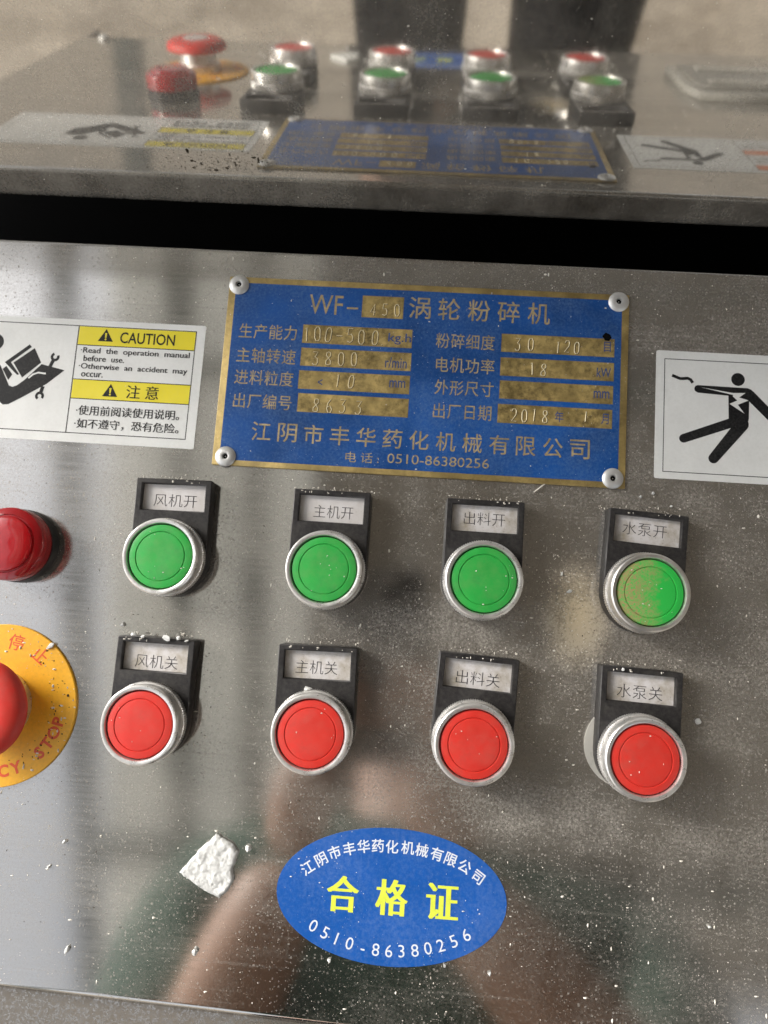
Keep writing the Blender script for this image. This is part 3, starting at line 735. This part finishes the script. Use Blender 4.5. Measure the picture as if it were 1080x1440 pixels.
# ------------------------------------------------------------------ pilot lamp and emergency stop
lp = thing('pilot_lamp', 'round red indicator lamp cut by the left edge of the picture', 'indicator lamp', -152.0, 7.2, 0)
lathe('lamp_base', [(14.6, 0), (14.6, 2.0), (14.4, 2.6), (14.4, 5.2), (12, 5.4), (0.01, 5.4)], MT['black'], lp, 64)
lathe('lamp_lens', [(14.2, 5.4), (14.2, 11.5), (13.9, 12.3), (12.6, 13.2), (11.4, 13.6), (11.0, 13.2), (10.8, 13.2), (10.5, 14.4), (9.6, 14.9), (5, 15.2), (0.01, 15.3)], MT['lens'], lp, 80)
lathe('lamp_core', [(9.8, 5.5), (9.8, 12.6), (0.01, 12.6)], MT['red'], lp, 40)
es = thing('emergency_stop_button', 'red mushroom emergency stop on its yellow disc, cut by the left edge of the picture', 'emergency stop', -153.2, -55.0, 0)
lathe('legend_disc', [(31.0, 0.0), (31.0, 0.9), (30.7, 1.1), (0.01, 1.1)], MT['amber'], es, 96)
lathe('collar', [(13.5, 1.1), (13.5, 5), (11.2, 5.6), (11.0, 12.4), (0.01, 12.4)], MT['alu'], es, 60)
lathe('mushroom_cap', [(11, 12.2), (17.2, 12.4), (18.2, 12.9), (18.6, 13.8), (18.4, 15.2), (17.8, 16.6), (16.6, 17.6), (14.6, 18.5), (11.0, 19.0), (8.2, 18.8), (0.01, 18.4)], MT['red'], es, 96)
lathe('arrow_disc', [(8.0, 18.4), (8.0, 18.95), (7.6, 19.05), (0.01, 19.05)], MT['silver'], es, 48)
sp = []
for pxy in [(-148.6, -31.1), (-140.0, -37.4)]:
    dx, dy = pxy[0] + 152.6, pxy[1] + 55; sp.append(math.atan2(dy, dx))
ang = [sp[0] + (sp[0] - sp[1]) * 2, sp[0] + (sp[0] - sp[1]), sp[0], sp[1]]
glyphs_along('紧急停止', [(24.6 * math.cos(a), 24.6 * math.sin(a), a - PI / 2) for a in ang], 6.6, 1.14, MT['red_print'], es, 0.006)
en = [(-146.9, -80.1), (-142.7, -78.1), (-136.6, -75.1), (-134.0, -71.5), (-130.6, -67.7), (-128.7, -62.8)]
ea = [math.atan2(b_ + 55, a + 152.6) for a, b_ in en]
step = R(11.2)
letters = 'EMERGENCY STOP'
pos = [ea[0] - step * (7 - i) for i in range(7)] + [ea[0], ea[0] + R(10.5)] + [0] + [R(-41.5), R(-31.3), R(-20.5), R(-10.2)]
pos[7] = R(-77); pos[8] = R(-65.5)
pos[:7] = [R(-77) - step * (7 - i) for i in range(7)]
glyphs_along(letters, [(24.8 * math.cos(a), 24.8 * math.sin(a), a + PI / 2) for a in pos], 6.2, 1.14, MT['red_print'], es, 0.034)

# a clear plastic covered meter standing right of the frame, seen in the mirror
mtr = thing('panel_meter', 'pale plastic covered meter at the right, seen only as a reflection in the upright steel', 'meter', 190, -60, 0)
sheet('meter_case', [[(-32, 34), (-38, 14), (-38, -38), (42, -38), (42, 34)]], 0, MT['clear'], mtr, 4.5, 0.8)
sheet('meter_cover', [[(-28, 26), (-33, 12), (-33, -32), (37, -32), (37, 26)]], 4.5, MT['meter'], mtr, 2, 0.8)
for k in range(18): box('rib', -24 + 3.2 * k, -22.6 + 3.2 * k, -24, -12, 6.4, 7.8, MT['clear'], mtr)
for k in range(18): box('rib', -24 + 3.2 * k, -22.6 + 3.2 * k, 12, 22, 6.4, 7.8, MT['clear'], mtr)

# ------------------------------------------------------------------ crumbs, chips, powder
def hull(rx, ry, rz, n=14, seed=0):
    rnd = random.Random(seed); bm = bmesh.new()
    for i in range(n):
        v = Vector((rnd.gauss(0, 1), rnd.gauss(0, 1), rnd.gauss(0, 1))).normalized()
        bm.verts.new((v.x * rx, v.y * ry, max(0, v.z * rz + rz * 0.8)))
    r = bmesh.ops.convex_hull(bm, input=bm.verts[:])
    junk = [g for g in r['geom_interior'] + r['geom_unused'] if isinstance(g, bmesh.types.BMVert)]
    bmesh.ops.delete(bm, geom=list(set(junk)), context='VERTS')
    vs = [tuple(v.co) for v in bm.verts]; bm.verts.index_update()
    fs = [tuple(v.index for v in f.verts) for f in bm.faces]; bm.free()
    return vs, fs
def crumb(name, label, x, y, z, rx, ry, rz, seed, rot=0, cat='crumb', group=None):
    vs, fs = hull(rx, ry, rz, 16, seed)
    o = link_mesh(name, vs, fs, MT['chip'], None, False)
    place(o, x, y, z, rot); tag(o, label, cat, group); return o

def big_chip():
    out = [(-75.4, -110.2), (-72.5, -106.6), (-68.6, -101.5), (-65.4, -98.6), (-62.9, -95.6), (-60.0, -97.3), (-56.6, -98.8), (-54.2, -101.6), (-54.6, -105.2), (-55.6, -107.6), (-54.9, -111.6), (-56.6, -115.4), (-59.6, -118.2), (-64.0, -116.6), (-69.5, -113.8)]
    cx, cy = -63.5, -107.5
    rnd = random.Random(5); pts = []
    for i, p in enumerate(out):
        q = out[(i + 1) % len(out)]
        for t in range(7):
            k = t / 7; j = 0.18 if t else 0
            pts.append(Vector((p[0] + (q[0] - p[0]) * k + rnd.uniform(-j, j) - cx, p[1] + (q[1] - p[1]) * k + rnd.uniform(-j, j) - cy)))
    n = len(pts)
    inner = []
    x = -13.0
    while x < 11:
        y = -12.0
        while y < 13:
            v = Vector((x + rnd.uniform(-.15, .15), y + rnd.uniform(-.15, .15)))
            if min((v - p).length for p in pts) > 0.35: inner.append(v)
            y += 0.5
        x += 0.5
    res = mgeo.delaunay_2d_cdt(pts + inner, [], [list(range(n))], 1, 1e-4)
    V2, F2 = res[0], res[2]
    def h(v):
        d = min((v - p).length for p in pts)
        e = min(1.0, d / 0.8)
        return 1.3 + 0.9 * math.sqrt(e) + 0.45 * mnoise.noise(Vector((v.x * .35, v.y * .35, 3))) + 0.30 * mnoise.noise(Vector((v.x * 1.1, v.y * 1.1, 8))) + 0.16 * mnoise.noise(Vector((v.x * 2.6, v.y * 2.6, 1)))
    vs = [(v.x, v.y, h(v)) for v in V2]
    fs = [tuple(f) for f in F2]
    b0 = len(vs)
    for p in pts: vs.append((p.x * .985, p.y * .985, 0)); vs.append((p.x * 1.005, p.y * 1.005, 0.8)); vs.append((p.x, p.y, 1.35 + 0.3 * mnoise.noise(Vector((p.x * .35, p.y * .35, 3)))))
    for i in range(n):
        k = (i + 1) % n
        for m_ in range(2): fs.append((b0 + 3 * i + m_, b0 + 3 * k + m_, b0 + 3 * k + m_ + 1, b0 + 3 * i + m_ + 1))
    o = link_mesh('plaster_chip', vs, fs, MT['chip'], None, True, 60)
    place(o, cx, cy, 0.1); tag(o, 'large flat flake of white plaster lying left of the blue oval sticker', 'plaster flake')
big_chip()
C = [('plaster_chip', 'small pointed white flake on the rim of the yellow emergency stop disc', -135.4, -31.2, 1.2, 2.6, 1.4, 0.5, R(35)),
     ('plaster_crumb', 'white crumb between the leftmost green button and the holder below it', -108.0, -20.8, 0.1, 1.4, 1.5, 0.9, 0),
     ('plaster_crumb', 'white crumb, leftmost of those on top of the leftmost red button holder', -100.5, -24.0, 6.9, 1.6, 1.0, 0.9, 0),
     ('plaster_crumb', 'elongated white crumb, second from the left on top of the leftmost red button holder', -96.8, -24.6, 6.9, 1.3, 0.9, 0.8, 0.4),
     ('plaster_crumb', 'biggest white crumb on top of the leftmost red button holder', -87.5, -24.4, 6.9, 2.4, 1.5, 1.2, -0.3),
     ('plaster_crumb', 'white crumb just right of the biggest one on the leftmost red button holder', -83.0, -24.2, 6.9, 1.1, 1.3, 0.9, 0),
     ('plaster_crumb', 'small flat crumb at the right corner of the leftmost red button holder', -79.8, -25.0, 6.9, 1.3, 0.6, 0.5, 0.2),
     ('plaster_crumb', 'white crumb lying on the black holder just above the second red button', -32.0, -39.4, 7.0, 2.2, 1.7, 1.3, 0.3),
     ('plaster_crumb', 'round white crumb lying low between the plaster flake and the bottom edge', -66.9, -137.7, 0.1, 1.5, 1.6, 1.3, 0),
     ('plaster_crumb', 'white crumb close to the right of the large plaster flake', -50.5, -100.2, 0.1, 1.5, 1.9, 1.3, 0.5),
     ('plaster_crumb', 'square buff crumb right of the rightmost red button holder', 114.6, -41.5, 0.1, 1.6, 1.6, 0.9, 0.2),
     ('plaster_crumb', 'white crumb on the beige dusty patch left of the powdered green button', 65.1, 3.8, 0.1, 1.5, 1.0, 0.8, 0.2),
     ('plaster_crumb', 'thin white crumb just above the beige dusty patch', 62.2, 10.4, 0.1, 0.6, 1.3, 0.5, -0.3),
     ('plaster_crumb', 'long white crumb near the dark smear in the lower left corner', -114.9, -141.0, 0.1, 1.2, 2.2, 0.8, -0.3),
     ('plaster_crumb', 'white crumb beside the arc of grime at the lower left, below the lamp side', -120.6, -103.3, 0.1, 1.2, 1.0, 0.8, 0),
     ('plaster_crumb', 'white crumb left of the dark smear, nearest the left edge of the picture', -125.5, -112.6, 0.1, 1.0, 1.0, 0.7, 0),
     ('plaster_crumb', 'white crumb on top edge of the rightmost red button holder', 84.4, -23.9, 6.9, 0.9, 0.9, 0.7, 0),
     ('plaster_crumb', 'left one of two small crumbs under the lower right rivet', 91.5, 42.5, 0.1, 0.8, 0.8, 0.7, 0),
     ('plaster_crumb', 'right one of two small crumbs under the lower right rivet', 96.4, 44.2, 0.1, 0.8, 0.9, 0.7, 0),
     ('plaster_crumb', 'white crumb between the powdered green button and the rightmost sticker, nearer the sticker', 103.5, 39.5, 0.1, 0.7, 0.6, 0.5, 0),
     ('plaster_crumb', 'white crumb alone at far right of the blue oval sticker', 119.6, -113.5, 0.1, 0.9, 0.9, 0.7, 0),
     ('plaster_crumb', 'pointed crumb right under the oval sticker, at its right end', 41.3, -136.0, 0.1, 0.9, 1.3, 0.6, 0.3),
     ('plaster_crumb', 'tiny crumb at the lower rim of the oval sticker, right of its middle', 24.9, -134.8, 0.2, 0.7, 0.8, 0.5, 0),
     ('plaster_crumb', 'white crumb at the lower left of the oval sticker', -17.2, -136.6, 0.1, 1.0, 1.0, 0.7, 0)]
for i, (nm, lab, x, y, z, a, b_, c, r) in enumerate(C):
    crumb(nm, lab, x, y, z, a * .78, b_ * .78, c * .9, i + 3, r, 'crumb' if 'crumb' in nm else 'plaster flake', 'white plaster crumbs on the panel')
# a curled fibre below the plate
fib = []
def tube(name, pts, r, mat, seg=6):
    V, F = [], []
    for i, p in enumerate(pts):
        a = Vector(pts[max(0, i - 1)]); b_ = Vector(pts[min(len(pts) - 1, i + 1)]); d = (b_ - a).normalized()
        u = d.orthogonal().normalized(); w = d.cross(u)
        if i and u.dot(pu) < 0: u, w = -u, -w
        pu = u
        for k in range(seg):
            q = Vector(p) + (u * math.cos(2 * PI * k / seg) + w * math.sin(2 * PI * k / seg)) * r; V.append(tuple(q))
    for i in range(len(pts) - 1):
        for k in range(seg): F.append((i * seg + k, i * seg + (k + 1) % seg, (i + 1) * seg + (k + 1) % seg, (i + 1) * seg + k))
    return link_mesh(name, V, F, mat, None)
o = tube('pale_fibre', [(50.0 + t * 4.2 - 49, 41.2 + t * 3.6 - 41, 0.4 + 0.5 * math.sin(t * 3)) for t in [k / 10 for k in range(11)]], 0.28, MT['speck'])
place(o, 49, 41.5, 0); tag(o, 'short pale fibre just below the lower edge of the blue plate', 'fibre')
def hexspecks(name, places, mat, seed):
    rnd = random.Random(seed); V, F = [], []
    for (x, y, z, r) in places:
        n = len(V); a0 = rnd.uniform(0, 6.28); e = rnd.uniform(0.6, 1.5); e = e if r < 0.25 else rnd.choice((0.65, 0.8, 1.3, 1.5))
        for k in range(5):
            a = a0 + 2 * PI * k / 5; rr = r * rnd.uniform(0.7, 1.25); V.append((x + rr * math.cos(a) * e, y + rr * math.sin(a) / e, z))
        V.append((x, y, z + r * rnd.uniform(0.5, 1.1)))
        for k in range(5): F.append((n + k, n + (k + 1) % 5, n + 5))
    o = link_mesh(name, V, F, mat, None, False)
    o.matrix_world = M; o['kind'] = 'stuff'; return o
def inside(x, y, z0=False):
    if -79 < x < 85.5 and 45.2 < y < 125: return 'plate'
    for b_ in BT:
        if abs(x - b_[2]) < 15.5 and -15.5 < y - b_[3] < 31.5: return 'btn'
    if ((x - 3.9) / 42.6) ** 2 + ((y + 112.9) / 24.1) ** 2 < 1: return 'oval'
    if x < -87 and 51 < y < 103 or (x > 96.7 and 50 < y < 103): return 'stk'
    if math.hypot(x + 152.6, y + 55) < 31: return 'es'
    if math.hypot(x + 150.6, y - 7.2) < 15.5: return 'lp'
    return ''
rnd = random.Random(3)
pw = []
while len(pw) < 5600:
    x, y = rnd.uniform(-230, 190), rnd.uniform(-182, 136.5)
    if rnd.random() > 0.25 + 1.5 * max(0.0, mnoise.noise(Vector((x * .035, y * .035, 5))) + 0.18): continue
    r = min(0.7, 0.055 * math.exp(abs(rnd.gauss(0, 0.72))))
    w = inside(x, y); z = 0.01
    if y < -156: z = -6.2
    if w == 'plate': z = 0.99; r *= 0.8
    elif w == 'oval': z = 0.17
    elif w == 'stk':
        if rnd.random() < 0.85: continue
        z = 0.2; r *= 0.6
    elif w == 'es': z = 1.12
    elif w: continue
    pw.append((x, y, z, r))
n_flakes = 0
while n_flakes < 75:                                   # coarser flakes strewn about
    x, y = rnd.uniform(-170, 145), rnd.uniform(-154, 134)
    if inside(x, y): continue
    pw.append((x, y, 0.01, rnd.uniform(0.28, 0.62))); n_flakes += 1
for b_ in BT:                                           # grains lying on the caps and on the holders
    for k in range(9 if b_[1] else 5):
        a, q = rnd.uniform(0, 6.28), 11 * math.sqrt(rnd.random())
        pw.append((b_[2] + q * math.cos(a), b_[3] + q * math.sin(a), 15.4, rnd.uniform(0.08, 0.3)))
    for k in range(7):
        x = rnd.uniform(-13, 13); pw.append((b_[2] + x, b_[3] + 30.2 + rnd.uniform(-0.5, 0.3), 6.9, rnd.uniform(0.15, 0.45)))
    for k in range(22):                                  # grains banked up against the foot of each holder
        x = rnd.uniform(-16, 16); pw.append((b_[2] + x, b_[3] + 31.8 + abs(rnd.gauss(0, 1.0)), 0.01, rnd.uniform(0.12, 0.4)))
for k in range(40):
    a = rnd.uniform(-1.2, 1.6); q = rnd.uniform(20, 30); pw.append((-152.6 + q * math.cos(a), -55 + q * math.sin(a), 1.12, rnd.uniform(0.15, 0.6)))
for k in range(380):                                    # thicker scatter round the powdered button
    pw.append((66 + rnd.gauss(0, 9), -2 + rnd.gauss(0, 14), 0.01, rnd.uniform(0.08, 0.28)))
pw = [p for p in pw if not (p[2] == 0.01 and inside(p[0], p[1]) == 'btn')]
hexspecks('white_powder', pw, MT['speck'], 1)
gr = []
while len(gr) < 420:
    x, y = rnd.uniform(-180, 150), rnd.uniform(-155, 136)
    if inside(x, y) not in ('',): continue
    gr.append((x, y, 0.01, rnd.uniform(0.07, 0.28)))
for k in range(60):
    a = rnd.gauss(0, 0.7); q = rnd.uniform(20, 28); gr.append((-152.6 + q * math.cos(a), -55 + q * math.sin(a), 1.12, rnd.uniform(0.1, 0.45)))
hexspecks('dark_grit', gr, MT['grit'], 2)
wg = []
for k in range(420):                                    # grime flung on the lower part of the upright sheet
    t = rnd.random(); wg.append((-86 + rnd.gauss(0, 12), 12 + abs(rnd.gauss(0, 3.6)) + max(0, t - .6) * 14, 0, 0.09 * math.exp(abs(rnd.gauss(0, 0.75)))))
og = hexspecks('dark_grime', wg, MT['grit'], 5)
og.matrix_world = cab.matrix_basis @ Matrix.Rotation(R(90), 4, 'X')
wl2 = [(rnd.uniform(-180, 150), rnd.uniform(0, 85), 0, 0.05 * math.exp(abs(rnd.gauss(0, 0.7)))) for k in range(700)]
og = hexspecks('pale_powder', wl2, MT['speck'], 6)
og.matrix_world = cab.matrix_basis @ Matrix.Rotation(R(90), 4, 'X')

# ------------------------------------------------------------------ the person taking the picture (met only as a reflection)
def skinned(name, chains, mat, parent, root=0, sub=1):
    """chains: lists of (x, y, z, rx, ry) in metres; equal points are shared; one continuous skin"""
    vs, es_, rad, idx = [], [], [], {}
    for ch in chains:
        prev = None
        for (x, y, z, a, b_) in ch:
            k = (round(x, 4), round(y, 4), round(z, 4))
            if k not in idx: idx[k] = len(vs); vs.append((x, y, z)); rad.append((a, b_))
            if prev is not None: es_.append((prev, idx[k]))
            prev = idx[k]
    me = bpy.data.meshes.new(name); me.from_pydata(vs, es_, [])
    o = bpy.data.objects.new(name, me); COL.objects.link(o)
    md = o.modifiers.new('s', 'SKIN'); md.use_smooth_shade = True
    lay = me.skin_vertices[0].data if me.skin_vertices else None
    if lay is None:
        bm = bmesh.new(); bm.from_mesh(me); bm.verts.layers.skin.verify(); bm.to_mesh(me); bm.free(); lay = me.skin_vertices[0].data
    for i, r in enumerate(rad): lay[i].radius = r; lay[i].use_root = (i == root)
    sm = o.modifiers.new('u', 'SUBSURF'); sm.levels = sub; sm.render_levels = sub
    dg = _dg(); dg.update()
    m2 = bpy.data.meshes.new_from_object(o.evaluated_get(dg)); m2.name = name
    m2.materials.clear(); m2.materials.append(mat)
    o.modifiers.clear(); o.data = m2
    m2.polygons.foreach_set('use_smooth', [True] * len(m2.polygons))
    if parent is not None: o.parent = parent
    return o
PX = 0.02
ps = thing('person', 'person in a dark green shirt and black trousers photographing the panel, seen only as reflections', 'person', world=True)
pel, sp1, che, nek, hb, hm_, ht = (0.08, -0.64, 0.95), (0.05, -0.58, 1.06), (PX, -0.47, 1.15), (PX, -0.41, 1.25), (PX, -0.38, 1.31), (PX, -0.345, 1.37), (PX, -0.33, 1.47)
LS, RS = (-.175, -.42, 1.16), (.26, -.43, 1.17)
ph = M @ mm(4.4, -6.8, 286)
LE, RE = (-0.125, -0.40, 1.02), (0.19, -0.40, 1.02)
LW, RW = tuple(M @ mm(-70, -195, 258)), tuple(M @ mm(42, -195, 258))
LK, RK = (-0.043, -0.57, 0.52), (0.163, -0.57, 0.52)
LA, RA = (-0.03, -0.62, 0.10), (0.20, -0.62, 0.10)
def pt(p, a, b_=None): return (*p, a, b_ or a)
lerp = lambda p, q, t: tuple(a + (b_ - a) * t for a, b_ in zip(p, q))
LH, RH = (-0.043, -0.60, 0.88), (0.163, -0.60, 0.88)
body = skinned('body', [[pt(pel, .13, .10), pt(sp1, .12, .09), pt(che, .14, .10), pt(nek, .055), pt(hb, .06), pt(hm_, .078, .09), pt(ht, .06, .07)],
    [pt(che, .14, .10), pt(LS, .05), pt((-.172, -.41, 1.08), .042), pt(LE, .042), pt(lerp(LE, LW, .45), .041), pt(LW, .029)],
    [pt(che, .14, .10), pt(RS, .05), pt(RE, .042), pt(lerp(RE, RW, .45), .041), pt(RW, .029)],
    [pt(pel, .13, .10), pt(LH, .085), pt(LK, .055), pt(lerp(LK, LA, .3), .055), pt(LA, .038), (LA[0], LA[1] + .16, .04, .04, .03)],
    [pt(pel, .13, .10), pt(RH, .085), pt(RK, .055), pt(lerp(RK, RA, .3), .055), pt(RA, .038), (RA[0], RA[1] + .16, .04, .04, .03)]], MT['skin'], ps)
# hands: palm, four bent fingers and a thumb each, closed round the phone, joined into the body mesh
hp = []
def hand(W, side):
    palm = tuple(M @ mm(-19.6 + side * 44, -118, 276))
    cs = [[pt(W, .023), pt(lerp(W, palm, .5), .026, .018), pt(palm, .028, .016)]]
    for k, l in enumerate((.060, .068, .064, .050)):
        b0 = (palm[0] - side * .002, palm[1] - .016 + .017 * k + 0.01, palm[2] - .004 + .004 * k)
        k1 = (b0[0] + side * .006, b0[1] + .012, b0[2] + .012)
        k2 = (b0[0] - side * l * .3, b0[1] + .014, b0[2] + .016)
        k3 = (b0[0] - side * l * .62, b0[1] + .012, b0[2] + .010)
        hp.append(skinned('finger_tmp', [[pt(b0, .009), pt(k1, .0088), pt(k2, .008), pt(k3, .0072)]], MT['skin'], None))
    t0 = (palm[0], palm[1] - .03, palm[2] + .01)
    hp.append(skinned('finger_tmp', [[pt(t0, .012), (t0[0] - side * .02, t0[1] + .01, t0[2] + .028, .011, .011), (t0[0] - side * .035, t0[1] + .025, t0[2] + .035, .009, .009)]], MT['skin'], None))
    hp.append(skinned('finger_tmp', cs, MT['skin'], None))
hand(LW, -1); hand(RW, 1)
bm = bmesh.new(); bm.from_mesh(body.data)
for h_ in hp: bm.from_mesh(h_.data)
bm.to_mesh(body.data); bm.free()
for h_ in hp: bpy.data.objects.remove(h_)
skinned('shirt', [[pt(lerp(pel, sp1, .2), .155, .12), pt(sp1, .15, .12), pt(che, .165, .125), pt(lerp(che, nek, .7), .08)],
    [pt(che, .165, .125), pt(LS, .082), pt((-.172, -.41, 1.08), .066), pt(lerp(LS, LE, .8), .066), pt(LE, .058)], [pt(che, .165, .125), pt(RS, .072), pt(lerp(RS, RE, .7), .062), pt(RE, .056)]], MT['shirt'], ps)
skinned('trousers', [[pt(pel, .15, .12), pt(LH, .085), pt(lerp(LH, LK, .3), .088), pt(LK, .074), pt(LA, .065)], [pt(pel, .15, .12), pt(RH, .09), pt(lerp(RH, RK, .3), .098), pt(RK, .084), pt(RA, .065)]], MT['trousers'], ps)
skinned('hair', [[(ht[0], ht[1] - .035, ht[2] - .03, .075, .085), (ht[0], ht[1] - .01, ht[2] + .015, .074, .08), (ht[0], ht[1] + .03, ht[2] + .02, .06, .06)]], MT['hair'], ps)
hd = Vector(hm_)
for s in (-1, 1):
    e = lathe('eye', [(11, 0), (9, 5), (5, 9), (0.01, 11)], MT['eye'], ps, 16); e.location = hd + Vector((s * .03, .072, .02)); e.rotation_euler = (R(-90), 0, 0)
    skinned('ear', [[(hd.x + s * .078, hd.y, hd.z + .02, .008, .02), (hd.x + s * .08, hd.y, hd.z - .02, .006, .014)]], MT['skin'], ps)
skinned('nose', [[(hd.x, hd.y + .085, hd.z + .02, .009, .009), (hd.x, hd.y + .105, hd.z - .012, .013, .012)]], MT['skin'], ps)
for x, y in ((LA[0], LA[1]), (RA[0], RA[1])):
    skinned('shoe', [[(x, y - .03, .05, .05, .05), (x, y + .08, .045, .048, .045), (x, y + .17, .035, .042, .035)]], MT['hole'], ps)
# phone: its main lens is where the picture was taken from
pn = thing('phone', 'grey phone with three round lenses held over the panel, seen only as a reflection', 'phone', 4.42, -6.85, 284.8)
pn.matrix_world = M @ Matrix.Translation(mm(4.42, -6.85, 284.6)) @ Euler((0.1326, 0.0364, 0.0683), 'XYZ').to_matrix().to_4x4()
box('phone_body', -62, 14, -116, 32, 1.5, 9.5, MT['phone'], pn, 3)
box('camera_bump', -27, 11, -12, 29, 0.3, 1.6, MT['phone'], pn, 0.5)
for x, y, q in ((0, 0, 6.4), (0, 18.5, 6.4), (-16.5, 9, 6.4), (-17, -5, 2.6)):
    lr = ring('lens_ring', [(q + 1, 0.4), (q + 1, -0.4), (q, -0.4), (q, 0.4)], MT['hole'], pn, 32); lr.location = mm(x, y)
    sheet('lens_glass', [disc(0, 0, q, 24)], 0.25, MT['hole'], lr)
sheet('flash', [disc(-17.5, 23, 2.4)], 0.1, MT['eye'], pn)
